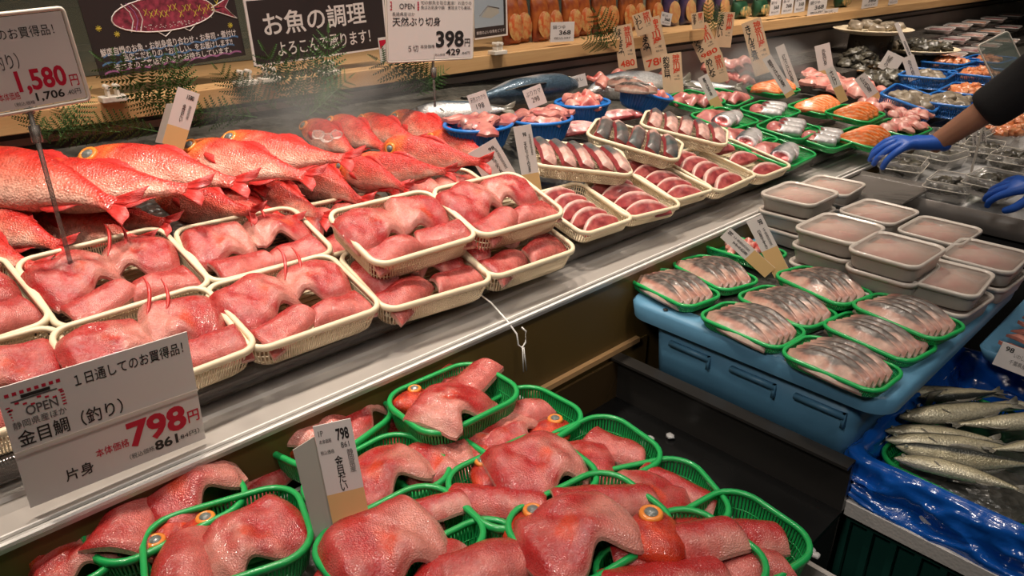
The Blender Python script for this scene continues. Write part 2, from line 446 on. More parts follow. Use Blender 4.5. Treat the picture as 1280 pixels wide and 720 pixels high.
# ------------------------------------------------------------------ whole fish (nose at +X end, lying on its side, dorsal at +Y*ds)
FK = {
 'red': dict(top=[(0, .03), (.015, .072), (.05, .105), (.12, .132), (.28, .148), (.42, .138), (.58, .100), (.72, .056), (.80, .034), (.86, .032)],
             bot=[(0, .03), (.02, .062), (.07, .098), (.18, .126), (.34, .136), (.48, .122), (.60, .080), (.72, .042), (.80, .030), (.86, .032)],
             th=[(0, .02), (.02, .048), (.08, .070), (.22, .080), (.36, .082), (.55, .060), (.72, .030), (.82, .016), (.86, .009)],
             eye=(.115, .022, .047), fork=.13, mats=(FISH, FIN)),
 'sardine': dict(top=[(0, .008), (.05, .035), (.14, .058), (.3, .072), (.5, .068), (.7, .042), (.82, .020), (.87, .018)],
             bot=[(0, .008), (.06, .035), (.16, .065), (.34, .083), (.55, .074), (.72, .040), (.82, .019), (.87, .018)],
             th=[(0, .008), (.06, .03), (.15, .05), (.32, .06), (.55, .052), (.75, .024), (.87, .006)],
             eye=(.06, .012, .016), fork=.10, mats=(SILVER, FIN_G)),
 'big': dict(top=[(0, .01), (.05, .05), (.14, .088), (.3, .112), (.5, .105), (.7, .06), (.82, .022), (.87, .018)],
             bot=[(0, .01), (.05, .045), (.14, .08), (.3, .108), (.5, .1), (.7, .055), (.82, .020), (.87, .018)],
             th=[(0, .01), (.05, .04), (.15, .07), (.32, .085), (.55, .075), (.75, .03), (.87, .008)],
             eye=(.07, .01, .012), fork=.12, mats=(SILVER, FIN_G))}
def fcol(kind, s, a, w):
    c = math.cos(a)
    if kind == 'red':
        k = mix((.55, .022, .016), (.66, .10, .065), sst(.75, .1, c+w*.5))
        k = mix(k, (.74, .28, .20), sst(.35, -.45, c+w*.6))
        k = mix(k, (.82, .50, .40), sst(-.2, -.75, c+w*.6)*sst(.2, .35, s)*.8)
        hd = sst(.27, .21, s+w*.03)
        k = mix(k, mix((.62, .04, .012), (.85, .20, .05), .5+w), hd*.85)
        return mix(k, (.6, .03, .02), sst(.72, .84, s)*.8)
    if kind == 'sardine':
        k = mix((.035, .04, .035), (.50, .44, .28), sst(.55, .15, c+w*.15)); return mix(k, (.62, .57, .42), sst(0, -.8, c+w*.3))
    k = mix((.05, .09, .13), (.42, .43, .44), sst(.75, .25, c+w*.4)); return mix(k, (.70, .66, .63), sst(0, -.8, c+w*.3))
def fish_meshes(kind, var, ds):
    key = (kind, var, ds)
    if key in FM: return FM[key]
    K = FK[kind]; rn = random.Random(var*3+1); by = [.10, -.07, .03, .15, -.12][var % 5]; bz = [-.06, -.03, -.08, .02, -.05][var % 5]
    def axis(s): x = .5-s; q = (s-.35); return V((x, ds*by*q*q*1.2, bz*q*q))
    mb = MB(); rings = []; cols = []; NR = 44; NA = 24
    for i in range(NR+1):
        s = .86*(i/NR)**1.15; c = axis(s); t = interp(s, K['top']); b = interp(s, K['bot']); th = interp(s, K['th']); rg = []
        gill = 1+.06*sst(.255, .235, s)*sst(.1, .2, s)
        for j in range(NA):
            a = 2*PI*j/NA; ca = math.cos(a); hh = t if ca > 0 else b
            y = hh*(abs(ca)**.9)*(1 if ca > 0 else -1); z = th*math.sin(a)*gill*(abs(math.sin(a))**-.12 if abs(math.sin(a)) > .01 else 1)
            w = noise.noise(V((s*9+var, y*20, z*20)))
            rg.append(c+V((0, ds*y, z*(1+.04*w)))); cols.append(fcol(kind, s, a, w))
        rings.append(rg)
    mb.loft(rings, col=cols); body = mb.mesh('body', K['mats'][0])
    # forked tail
    tf = MB(); c = axis(.85); out = []; NT = 14
    for sd in (1, -1):
        rg = []
        for i in range(NT+1):
            f = i/NT; L_ = lerp(.055, K['fork']+.02, f**.9); ang = lerp(0, 38, f)*sd
            x = -L_*math.cos(math.radians(ang)); y = L_*math.sin(math.radians(ang)); z = .006*math.sin(f*9)+.01*f
            rg.append((c+V((.02, ds*.024*sd*f, 0)), c+V((x, ds*y, z))))
        R_ = [[a+V((0, 0, .003)), b+V((0, 0, .0012)), b-V((0, 0, .0012)), a-V((0, 0, .003))] for a, b in rg]
        tf.loft(R_)
    tail = tf.mesh('tail_fin', K['mats'][1])
    def strip(s0, s1, side, hgt, nm, sweep=.03):
        f = MB(); R_ = []
        for i in range(13):
            q = i/12; s = lerp(s0, s1, q); a = axis(s); hh = interp(s, K['top'] if side > 0 else K['bot'])*.93
            e = hgt*math.sin(PI*min(1, q*1.1+.12))**.7*(1+.12*(i % 2)); p = a+V((0, ds*side*hh, 0)); t = p+V((-sweep*q-.012, ds*side*e, .004))
            R_.append([p+V((0, 0, .004)), t+V((0, 0, .001)), t-V((0, 0, .001)), p-V((0, 0, .004))])
        f.loft(R_); return f.mesh(nm, K['mats'][1])
    dors = strip(.34, .60, 1, .035, 'dorsal_fin'); anal = strip(.56, .70, -1, .03, 'anal_fin')
    pf = MB(); s = .27; a = axis(s); z0 = interp(s, K['th'])*1.04; R_ = []
    for i in range(11):
        q = i/10; wd = .020*math.sin(PI*(q*.85+.12))**.8*(1.1 if kind == 'red' else .6); ln = .14 if kind == 'red' else .07
        p = a+V((-ln*q, -ds*(.02+.035*q), z0-.014*q-.01*q*q+.003))
        R_.append([p+V((0, wd, .0015)), p+V((0, 0, .003)), p+V((0, -wd, .0015)), p+V((0, -wd, -.001)), p+V((0, wd, -.001))])
    pf.loft(R_); pec = pf.mesh('pectoral_fin', K['mats'][1])
    ex, ey, er = K['eye']; ea = axis(ex)
    FM[key] = (body, tail, dors, anal, pec, T(ea.x, ea.y+ds*ey, interp(ex, K['th'])*1.02) , er)
    return FM[key]
def fish(kind, nose, tail, label, cat, group, var=0, ds=-1, roll=0, dz=.05, dz2=None, surf=onbed, name='whole_fish'):
    A = surf(*nose, dz) ; B = surf(*tail, dz if dz2 is None else dz2); ex = A-B; Ln = ex.length
    n = V((0, 0, 1)); M = frame((A+B)/2, ex, n) @ R(roll, 'X') @ S(Ln)
    b, t, d, an, p, EM, er = fish_meshes(kind, var, ds)
    e = empty(name, M, label, cat, group)
    link('body', b, e); link('tail_fin', t, e); link('dorsal_fin', d, e); link('anal_fin', an, e); link('pectoral_fin', p, e)
    add_eye(e, er, EM, EYE_RING if kind == 'red' else EYE_GOLD); return e

# ------------------------------------------------------------------ setting: shop shell, case, shelf, bins
X0, X1 = -.55, 8.2
m = MB(); m.box((3.6, .8, -.05), (10.5, 7, .1)); struct('floor', m, FLOORM)
m = MB(); m.box((3.6, 2.62, 1.5), (10.5, .1, 3.2)); m2_ = MB(); m2_.box((8.5, .8, 1.5), (.1, 7, 3.2)); struct('wall_right', m2_, WALL); struct('wall_back', m, WALL)
m = MB(); m.box((3.6, .8, 3.15), (10.5, 7, .1)); struct('ceiling', m, mat('ceiling_paint', (.35, .33, .30), .9))
# case body, brown front, steel ledge: one fixture
case = empty('display_case', T(2.8, 1.4, 0), 'long refrigerated fish display case with brown front and steel ledge', 'display case')
def cpart(name, mb, mats, smooth=False):
    return link(name, mb.mesh(name, mats, smooth), case, T(-2.8, -1.4, 0))
m = MB(); m.box(((X0+X1)/2, .925, .445), (X1-X0, .03, .89)); cpart('front_panel', m, BROWN)
m = MB(); m.box((1.09, .904, .715), (.36, .012, .012)); cpart('front_trim', m, TANT)
m = MB(); m.box((1.0, .907, .645), (.62, .004, .13)); cpart('kick_panel', m, BROWN)
m = MB()
prof = [(.905, .891), (.905, .897), (.912, .901), (.918, .897), (.924, .902), (.96, .905), (.99, .903), (.994, .908), (1.0, .904), (1.075, .905), (1.075, .891)]
m.loft([[(x, y, z) for y, z in prof] for x in (X0, X1)]); lg = cpart('ledge', m, STEEL)
m = MB()
for y, z, w in ((.908, .9, .006), (.921, .9025, .003)):
    m.box(((X0+X1)/2, y, z), (X1-X0, w, .004))
cpart('bright_edge', m, BRIGHT)
for xa, xb in ((X0, 1.062), (1.075, 2.3), (2.31, 3.6), (3.61, 5.0)):
    m = MB(); L_ = []
    for x in (xa, xa+.004, xb-.004, xb):
        k = .8 if x in (xa, xb) else 1
        L_.append([(x, 1.032+.017*k*math.cos(2*PI*j/14), .925+.019*k*math.sin(2*PI*j/14)+.0) for j in range(14)])
    m.loft(L_); cpart('acrylic_rail', m, RAIL, True)
m = MB(); m.box(((X0+X1)/2, 1.895, 1.03), (X1-X0, .02, .36)); cpart('back_panel', m, STEEL_D)
m = MB(); m.box(((X0+X1)/2, 1.878, 1.188), (X1-X0, .014, .022)); m.box(((X0+X1)/2, 1.88, 1.15), (X1-X0, .008, .006)); cpart('back_rail', m, BLACKM)
m = MB(); gx = [X0+(X1-X0)*i/60 for i in range(61)]; gy = [1.05+.84*i/14 for i in range(15)]
m.add([(x, y, bed(x, y)-.006+.006*noise.noise(V((x*14, y*14, 0)))) for x in gx for y in gy], [(i*15+j, (i+1)*15+j, (i+1)*15+j+1, i*15+j+1) for i in range(60) for j in range(14)])
n0 = len(m.v); m.add([(x, 1.05, z) for x in gx for z in (bed(x, 1.05)-.006, .88)], [(2*i, 2*i+2, 2*i+3, 2*i+1) for i in range(60)])
tag(link('ice_bed', m.mesh('ice_bed', ICE)), 'crushed ice bed sloping up to the steel back of the case', 'ice', kind='stuff')

shelf = empty('wooden_shelf', T(2.8, 2.2, 1.2), 'long pale wooden shelf running along the wall above the fish case', 'shelf')
m = MB(); m.box((1, -.005, .029), (X1-X0, .68, .018)); tp = link('shelf_board', m.mesh('shelf_board', WOOD, False), shelf)
m = MB(); m.box((1, -.356, .016), (X1-X0, .02, .044)); bevel(link('front_board', m.mesh('front_board', WOOD, False), shelf), .002)
m = MB(); m.box((1, .0, .0), (X1-X0, .64, .04)); link('under_frame', m.mesh('under_frame', DARKGREY, False), shelf)
SHZ = 1.2+.038
# glass guard behind the signs
gg = MB(); gg.box((1.2, 2.25, 1.55), (3.4, .008, .62)); g = obj('glass_guard', gg, GLASSG, smooth=False, label='grey-green glass guard standing on the shelf behind the signs', cat='glass panel')
m = MB()
for z in (1.31, 1.42, 1.55, 1.72): m.box((.6, 2.262, z), (2.2, .012, .016))
link('glass_rail', m.mesh('glass_rail', CLIPW, False), g)

# black bin with the wet empty floor, left of the blue tub
binn = empty('black_bin', T(1.0, .40, 0), 'black plastic water bin with wet empty bottom between green baskets and blue tub', 'bin')
def bpart(name, mb, mt, sm=False): return link(name, mb.mesh(name, mt, sm), binn, T(-1.0, -.40, 0))
m = MB(); m.box((1.01, .625, .595), (.37, .54, .01)); m.box((.925, .09, .595), (.20, .53, .01)); bpart('bin_floor', m, BLACKG)
m = MB(); m.box((1.01, .893, .650), (.37, .006, .10)); bpart('bin_back_wall', m, mat('brown_black_reflective', (.05, .03, .012), .25))
m = MB(); m.loft([[(1.235, .915, z), (1.245, .915, z)] for z in (.59,)], caps=False) if False else m.box((1.188, .625, .65), (.012, .54, .12))
m.box((1.178, .625, .708), (.034, .54, .006)); bpart('bin_side_wall', m, mat('bin_edge_black', (.022, .020, .018), .28))
m = MB(); m.box((1.01, .625, .295), (.36, .53, .59)); m.box((.92, .09, .295), (.18, .53, .59)); bpart('bin_base', m, BLACKM)
# ice tray island under the green baskets
isl = empty('ice_tray', T(.35, .42, 0), 'steel-edged ice tray under the green fish baskets beside the black bin', 'tray')
m = MB(); m.box((.0, .0, .38), (.92, .92, .76)); link('tray_base', m.mesh('tray_base', BLACKM, False), isl, T(.0, 0, 0))
m = MB()
for x in (-.46, .46): m.box((x, 0, .775), (.008, .93, .04))
for y in (-.46, .46): m.box((0, y, .775), (.92, .008, .04))
link('tray_edge', m.mesh('tray_edge', STEEL, False), isl)
m = MB(); n = 40
m.add([(-.455+.91*i/n, -.455+.91*j/n, .768+.012*noise.noise(V((i*.7, j*.7, 3)))) for i in range(n+1) for j in range(n+1)], [(i*(n+1)+j, (i+1)*(n+1)+j, (i+1)*(n+1)+j+1, i*(n+1)+j+1) for i in range(n) for j in range(n)])
tag(link('crushed_ice', m.mesh('crushed_ice', ICE), isl), kind='stuff')
# loose ice in the black bin
def blob(name, r, seed, mt, sq=.7, sub=2, amp=.35, fr=1.6):
    bm = bmesh.new(); bmesh.ops.create_icosphere(bm, subdivisions=sub, radius=r)
    for v in bm.verts:
        k = 1+amp*noise.noise(v.co/r*fr+V((seed*5, 0, 0))); v.co *= k; v.co.z *= sq
    me = bpy.data.meshes.new(name)
    for f in bm.faces: f.smooth = True
    bm.to_mesh(me); bm.free(); me.materials.append(mt); return me
icem = [blob('ice_chunk', .011, i, ICEB, .5) for i in range(3)]
for i, (px, py) in enumerate([(795, 563), (804, 555), (812, 548), (1015, 688), (1020, 694), (838, 545)]):
    p = atz(px, py, .606); tag(link('ice_chunk', icem[i % 3], None, T(*p) @ R(i*50) @ S(.6+.15*(i % 3))), 'small melting ice chunk on the wet black bin floor', 'ice', 'ice chunks on the black bin floor')

# ------------------------------------------------------------------ blue tub and its supports
def tapered(mb, L, W, H, r, t, z0, taper, flare=0):
    o = lambda s, z, i=0: [V((p.x*s, p.y*s, z)) for p in rrect(L-2*i, W-2*i, r, 0, 5)]
    mb.loft([o(taper, z0), o(1, z0+H), o(1, z0+H, t), o(taper, z0+t, t)], caps=True)
tubc = V((1.59, .612)); e = empty('blue_tub', T(tubc.x, tubc.y, .635), 'large light blue plastic tub full of green fish trays and lidded containers', 'tub')
m = MB(); tapered(m, .71, .46, .165, .03, .01, .0, .965); link('tub_body', m.mesh('tub_body', TUB), e)
m = MB(); L_ = []
for z, i in ((.168, -.022), (.200, -.026), (.208, -.02), (.208, .02), (.201, .026)): L_.append([V((p.x, p.y, z)) for p in rrect(.72-2*i, .53-2*i, .05, 0, 8)])
m.loft(L_, caps=False); m.loft([L_[0], [V((p.x, p.y, .165)) for p in rrect(.70, .45, .04, 0, 8)]], caps=False); link('rim', m.mesh('rim', TUB), e)
m = MB(); m.loft([[V((p.x, p.y, z)) for p in rrect(.69, .50, .04, 0, 8)] for z in (.18, .201)]); link('tub_ice', m.mesh('tub_ice', ICE), e)
m = MB()
for y in (-.16, -.02, .13): m.box((-.357, y, .128), (.012, .10, .010)); m.box((-.355, y-.048, .118), (.012, .006, .03))
link('rib', m.mesh('rib', TUB), e)
for y in (-.19, .0, .19):
    m = MB(); m.tube([(-.372, y, .2105), (-.372, y, .2112)], .006, 14); link('drain_hole', m.mesh('drain_hole', BLACKM), e)
TZ = .843   # top of tub contents
st = empty('stand', T(1.62, .44, 0), 'dark steel stand carrying the blue tub', 'stand')
m = MB(); m.box((.0, .22, .62), (.72, .42, .025)); link('stand_top', m.mesh('stand_top', DARKGREY, False), st)
for x in (-.33, .33):
    for y in (.02, .42): m = MB(); m.box((x, y, .304), (.04, .04, .608)); link('leg', m.mesh('leg', DARKGREY, False), st)

# ------------------------------------------------------------------ cream trays of red fillets on the ice
GC = 'cream trays of red fish fillets'
CT = [
 ('T2', [(25, 318), (210, 285), (250, 355), (75, 425)], 'creamt', .045, 'the cream tray below the leftmost fish', 0),
 ('T1', [(-190, 378), (-12, 328), (33, 405), (-160, 465)], 'creamt', .045, 'the tray cut off by the photo edge', 1),
 ('T4', [(72, 420), (258, 364), (308, 428), (120, 500)], 'creamt', .060, 'the tray just behind the big 798 card', 2),
 ('T3', [(-155, 480), (45, 424), (93, 494), (-115, 564)], 'creamt', .05, 'the tray behind left half of the 798 card', 3),
 ('T5', [(217, 290), (375, 258), (408, 315), (262, 354)], 'creamt', .045, 'the tray behind the front-row one right of the card', 4),
 ('T6', [(265, 362), (410, 322), (468, 382), (318, 434)], 'creamt', .055, 'the front-row tray right of the 798 card', 0),
 ('T7', [(345, 268), (475, 242), (515, 290), (392, 322)], 'creamt', .030, 'the low tray hidden behind the raised middle one', 1),
 ('T9', [(430, 322), (560, 300), (602, 340), (482, 384)], 'creamt', .05, 'the tray lying under the raised middle one', 3),
 ('T8', [(410, 271), (540, 244), (588, 289), (472, 328)], 'creamt', .108, 'the raised tray in the middle', 2),
 ('T12', [(489, 240), (590, 217), (628, 246), (528, 272)], 'creamt', .034, 'the back tray beside the whole fish heads', 4),
 ('T11', [(555, 297), (665, 270), (710, 300), (602, 340)], 'creamt', .05, 'the tray lying under the raised rightmost one', 1),
 ('T10', [(541, 242), (651, 221), (697, 261), (600, 292)], 'creamt', .108, 'the raised rightmost tray of red fillets', 0),
]
TLAB = {'T1': 'cream lattice tray cut off by the left edge of the photo', 'T2': 'cream lattice tray below the leftmost whole red fish', 'T3': 'cream lattice tray hidden behind left half of the large 798 card',
 'T4': 'cream lattice tray just behind the upper right of the large 798 card', 'T5': 'cream lattice tray of fillets behind the front-row one right of the 798 card', 'T6': 'front-row cream lattice tray right of the large 798 card',
 'T7': 'low cream lattice tray half hidden behind the raised middle one', 'T8': 'raised cream lattice tray overlapping others in the middle of the fillets', 'T9': 'cream lattice tray lying under the raised middle one at the ledge',
 'T10': 'raised cream lattice tray, rightmost of the red fillet trays', 'T11': 'cream lattice tray lying under the raised rightmost one', 'T12': 'cream lattice tray at the back beside the whole red fish heads'}
for k, q, kd, dz, wh, s in CT:
    tilt = (3, 0) if k in ('T8', 'T10') else (0, 0)
    tray(k, q, kd, TLAB[k], GC, dz, tilt=tilt, size=(.232, .185) if k not in ('T2', 'T1', 'T8', 'T10') else (.235, .21) if k in ('T2', 'T1') else (.228, .178))
    M_, L_, W_, H_ = TR[k]; TR[k] = (M_ @ T(0, 0, .022), L_, W_, H_)
    pair(k, 'in '+wh, s, rot=[0, 4, -5, 6, -3][s])
def blade(seed):
    m = MB(); rn = random.Random(seed)
    for q in range(1):
        R_ = []
        for i in range(11):
            t = i/10; w = .0032*math.sin(PI*(t*.8+.15)); p = V((.020*math.sin(t*2+seed), .085*t, .016*math.sin(t*2.2)))
            R_.append([p+V((w, 0, .001)), p+V((0, 0, .003)), p+V((-w, 0, .001)), p+V((-w, 0, -.001)), p+V((w, 0, -.001))])
        m.loft(R_)
    return m.mesh('fin', FIN)
BLD_ = [blade(i) for i in range(2)]
cf = [o for o in bpy.data.objects if o.name.startswith('collar_fillet') and o.get('label', '').startswith('right arched')]
for o in cf:
    if any(q in o['label'] for q in ('leftmost fish', 'tray just behind the big', 'front-row tray', 'left half', 'behind the front-row')):
        link('fin', BLD_[0], o, T(-.052, .005, .026) @ R(8)); link('fin', BLD_[1], o, T(-.040, .012, .026) @ R(-14) @ S(.9))
# translucent grey tubs the front trays stand in
def undertub(x0, x1, y0, y1, z0, z1, label, group='grey tubs under the front trays'):
    e = empty('grey_tub', T((x0+x1)/2, (y0+y1)/2, z0), label, 'tub', group)
    m = MB(); tapered(m, x1-x0, y1-y0, z1-z0, .025, .004, 0, .84); link('tub_body', m.mesh('tub_body', GREYT), e)
    m = MB(); m.tube([V((p.x, p.y, z1-z0)) for p in rrect(x1-x0, y1-y0, .03, 0, 6)], .004, 6, loop=True, caps=False); link('rim', m.mesh('rim', GREYT), e)
for a in [(-.1, .155, 'far left grey tub behind the large 798 card'), (.165, .405, 'grey tub under the tray just behind the 798 card'), (.415, .63, 'grey tub under the front-row cream tray right of the 798 card'), (.66, .885, 'grey tub under the cream tray left of the metal hook'),
          (.90, 1.13, 'grey tub under the rightmost cream tray of red fillets'), (1.16, 1.51, 'grey tub under the two trays of dark red fish slices'), (1.53, 1.70, 'narrow grey tub under the middle tray of dark slices'), (1.72, 2.08, 'grey tub under the wide trays of pink and dark slices'), (2.10, 2.5, 'grey tub under the green trays of silver fish'), (2.55, 2.95, 'grey tub under the green trays of salmon and pink fish')]:
    undertub(a[0], a[1], 1.045, 1.20, .905, .948 if a[0] < 1.15 else .955, a[2])

# ------------------------------------------------------------------ whole red fish
GF = 'whole red fish with big ringed eyes on the ice'
WF = [ # nose, tail, var, ds, roll, dz, dz2, label
 ((120, 178), (345, 268), 0, -1, -44, 0.040, 0.012, 'whole red fish in the lower layer, its head under the card'),
 ((30, 245), (200, 330), 1, -1, -37, 0.035, 0.012, 'whole red fish in the lower layer under the leftmost fish'),
 ((-60, 240), (95, 345), 2, -1, -40, 0.030, 0.012, 'whole red fish in the lower layer cut by the left edge'),
 ((195, 215), (330, 310), 3, -1, -47, 0.040, 0.012, 'whole red fish in the lower layer above the second cream tray'),
 ((350, 186), (470, 280), 4, -1, -48, 0.050, 0.022, 'whole red fish with grey eye peeking out under the slanting fish'),
 ((388, 182), (505, 275), 0, -1, -48, 0.050, 0.022, 'whole red fish with grey eye right of the peeking one'),
 ((290, 212), (425, 300), 1, -1, -40, 0.040, 0.022, 'whole red fish lying low in the middle of the heap'),
 ((70, 235), (225, 318), 3, -1, -38, .02, .01, 'whole red fish showing only its flank above the second cream tray'),
 ((240, 228), (380, 305), 2, -1, -45, .02, .01, 'whole red fish low behind the front-row tray of the middle'),
 ((-90, 275), (60, 372), 0, -1, -35, .02, .01, 'whole red fish low at the photo edge above the cut-off tray'),
 ((-75, 170), (190, 296), 4, -1, -34, 0.105, 0.067, 'whole red fish on top of the heap, leftmost and cut by the photo edge'),
 ((8, 190), (268, 282), 0, -1, -36, 0.115, 0.077, 'whole red fish on top, second from the left, body from photo edge'),
 ((90, 172), (330, 262), 1, -1, -36, 0.120, 0.087, 'whole red fish on top, third from left, with forked tail over the tray'),
 ((222, 162), (405, 258), 2, -1, -36, 0.110, 0.082, 'whole red fish on top beside the small 1580 card'),
 ((272, 150), (450, 248), 3, -1, -36, 0.115, 0.072, 'whole red fish on top, lying behind the others in the middle'),
 ((378, 142), (455, 215), 1, -1, -50, 0.020, 0.010, 'whole red fish at the back left of the upright heads'),
 ((410, 136), (488, 212), 2, -1, -50, 0.025, 0.010, 'whole red fish with misty head, second of the upright heads'),
 ((448, 135), (528, 205), 0, -1, -50, 0.025, 0.010, 'whole red fish with misty head at the back of the group'),
 ((488, 132), (590, 205), 3, -1, -50, 0.025, 0.010, 'whole red fish, rightmost at the back beside the silver fish'),
 ((424, 174), (515, 268), 4, -1, -72, 0.125, 0.05, 'whole red fish, left of the two with staring orange-ringed eyes'),
 ((452, 170), (566, 258), 0, -1, -74, 0.140, 0.05, 'whole red fish, right of the two with staring orange-ringed eyes'),
 ((484, 152), (612, 244), 2, -1, -74, 0.125, 0.045, 'whole red fish with large orange-ringed eye near the blue baskets'),
 ((535, 152), (625, 225), 1, -1, -61, 0.055, 0.022, 'whole red fish lying next to the leftmost blue round basket'),
]
for i, (a, b, var, ds, roll, dz, dz2, lab) in enumerate(WF):
    fish('red', a, b, lab, 'whole fish', GF, var, ds, roll, dz, dz2)
p = onbed(432, 165, .09)
for i, (px, py, dz) in enumerate([(398, 168, .09), (420, 168, .085), (408, 172, .08)]):
    p = onbed(px, py, dz); tag(link('ice_chunk', blob('ice_chunk', .016, 9+i, CLEAR, .7), None, T(*p)), 'clear ice lump lying among the whole red fish heads', 'ice', 'ice lumps on the red fish')
# big silver fish at the back
GS = 'large silver fish at the back of the ice'
fish('big', (722, 108), (560, 122), 'blue-backed silver fish lying behind the left blue baskets', 'whole fish', GS, 2, -1, -25, .075, .06)
fish('big', (512, 128), (650, 152), 'silver fish with pale belly behind the leftmost blue basket', 'whole fish', GS, 0, -1, -40, .055, .04)
fish('big', (735, 98), (870, 112), 'silver fish under the red and black paper tags', 'whole fish', GS, 1, -1, -35, .055, .04)
fish('big', (838, 100), (930, 122), 'silver fish behind the tall curved paper tag', 'whole fish', GS, 3, -1, -35, .055, .04)

# ------------------------------------------------------------------ cut slices
DK = (.06, .075, .075); DK2 = (.055, .075, .075); SP = (.62, .37, .32); BLD = (.20, .018, .025); MEATC = (.36, .05, .055)
def strip_slice(seed, dark=0):   # skin-up slice: dark at one end, pinkish white to the other, red side
    shape = lambda u: (-1, 1)
    def col(u, v, s, w):
        if s in ('edge', 'bot'): return mix(BLD, MEATC, .5+w)
        c = mix(SP, DK2, sst(.05, .4, u+w*.5+.25*v)) if not dark else mix(DK2, SP, sst(.55, .85, u+w*.5+.2*v)); c = mix(c, DK2, .25*sst(.1, .5, w+.2)); return mix(c, (.5, .25, .22), sst(-.3, .1, w)*.15)
    return slab(.118, .036, .024, shape, lambda u, v: .006*(1-u*u)+.001*(1-v*v), col, 20, 6, seed, xs=lambda v: 1-.05*v*v).mesh('slice', MEAT)
def face_slice(seed):    # D-shaped cut face, dark red inside, pale skin band round the curved edge
    shape = lambda u: (-.35+.2*u*u, 1-.95*abs(u)**2.2)
    def col(u, v, s, w):
        if s == 'edge': return mix(SP, DK, .15) if v > 0 else BLD
        c = mix(MEATC, (.46, .10, .09), .5+w*1.4)
        c = mix(c, BLD, sst(.25, .0, abs(u*.9+v*.3+w*.3))*.8)
        return mix(c, SP, sst(.45, .75, v+w*.15+.1*u))
    return slab(.115, .062, .012, shape, lambda u, v: .004*math.sin(u*2), col, 22, 10, seed).mesh('slice', MEAT)
def bass_slice(seed):
    shape = lambda u: (-1+.45*u*u, 1-.75*u*u)
    def col(u, v, s, w):
        if s != 'top': return (.55, .34, .27)
        b = mix((.05, .04, .035), (.17, .14, .12), sst(-.1, .4, noise.noise(V((u*26, v*16, seed)))))
        c = mix((.50, .31, .24), (.45, .20, .15), .5+w*1.5); c = mix(c, (.55, .42, .35), sst(.3, .7, -v+w))
        return mix(c, b, sst(.25, .5, v+w*.6)*sst(1.2, .9, v+.1*w)*sst(1.1, .5, abs(u)))
    return slab(.125, .038, .009, shape, lambda u, v: .009*(1-u*u)+.005*v, col, 24, 10, seed).mesh('slice', MEAT)
def salmon_slice(seed, c1=(.80, .16, .02), c2=(.85, .42, .22)):
    shape = lambda u: (-1+.5*u*u, 1-.7*u*u)
    def col(u, v, s, w):
        if s == 'edge' and v > .3: return DK
        return mix(c1, c2, sst(.3, .9, math.sin(v*14+u*u*5+w*2)))
    return slab(.10, .048, .016, shape, lambda u, v: .016*(1-u*u), col, 20, 12, seed).mesh('slice', MEAT)
def chunk_mesh(seed):    # piece of a silver fish: half tube with red cut end
    mb = MB(); n = 18; R_ = []; C_ = []
    for i, (x, k) in enumerate([(-.036, 0.02), (-.0355, .55), (-.035, .96), (-.030, 1), (-.01, 1.02), (.02, .97), (.035, .88), (.037, .5), (.0372, .02)]):
        rg = []
        for j in range(n):
            a = 2*PI*j/n; rg.append((x+.010*math.sin(a)*(i < 4), .027*k*math.cos(a), .016+.016*k*math.sin(a)))
            w = noise.noise(V((x*50, a*2, seed)))
            c = mix((.07, .09, .11), (.62, .60, .60), sst(.9, .3, math.cos(a-.3)+w*.3)) if 2 <= i <= 6 else ((.40, .07, .07) if i < 2 else (.12, .03, .04))
            C_.append(c)
        R_.append(rg)
    mb.loft(R_, col=C_); return mb.mesh('chunk', SILVER)
def lump_mesh(seed, c1, c2, L=.05, W=.03):
    shape = lambda u: (-1+.3*math.sin(u*3+seed), 1-.4*u*u+.2*math.sin(u*4+seed*2))
    return slab(L, W, .012, shape, lambda u, v: .008*(1-u*u)*(1-v*v)+.003*math.sin(u*5+seed), lambda u, v, s, w: mix(c1, c2, .5+w*1.8), 12, 8, seed, rough=.004).mesh('piece', MEAT)
STR = [strip_slice(i) for i in range(3)]; STRD = [strip_slice(i+5, 1) for i in range(3)]; FAC = [face_slice(i) for i in range(3)]; BAS = [bass_slice(i) for i in range(4)]; SAL = [salmon_slice(i) for i in range(2)]; CHK = [chunk_mesh(i) for i in range(2)]
LMP = [lump_mesh(i, (.45, .06, .055), (.60, .26, .21)) for i in range(4)]; LPK = [lump_mesh(i+5, (.48, .13, .11), (.60, .31, .26), .07, .04) for i in range(4)]; LDK = [lump_mesh(i+9, (.08, .05, .05), (.45, .2, .17), .055, .025) for i in range(2)]
LBR = [lump_mesh(i+20, (.34, .08, .08), (.50, .19, .16), .09, .04) for i in range(3)]
ORD = ['first', 'second', 'third', 'fourth', 'fifth', 'sixth', 'seventh', 'eighth']
GB = 'cream trays of sliced fish'
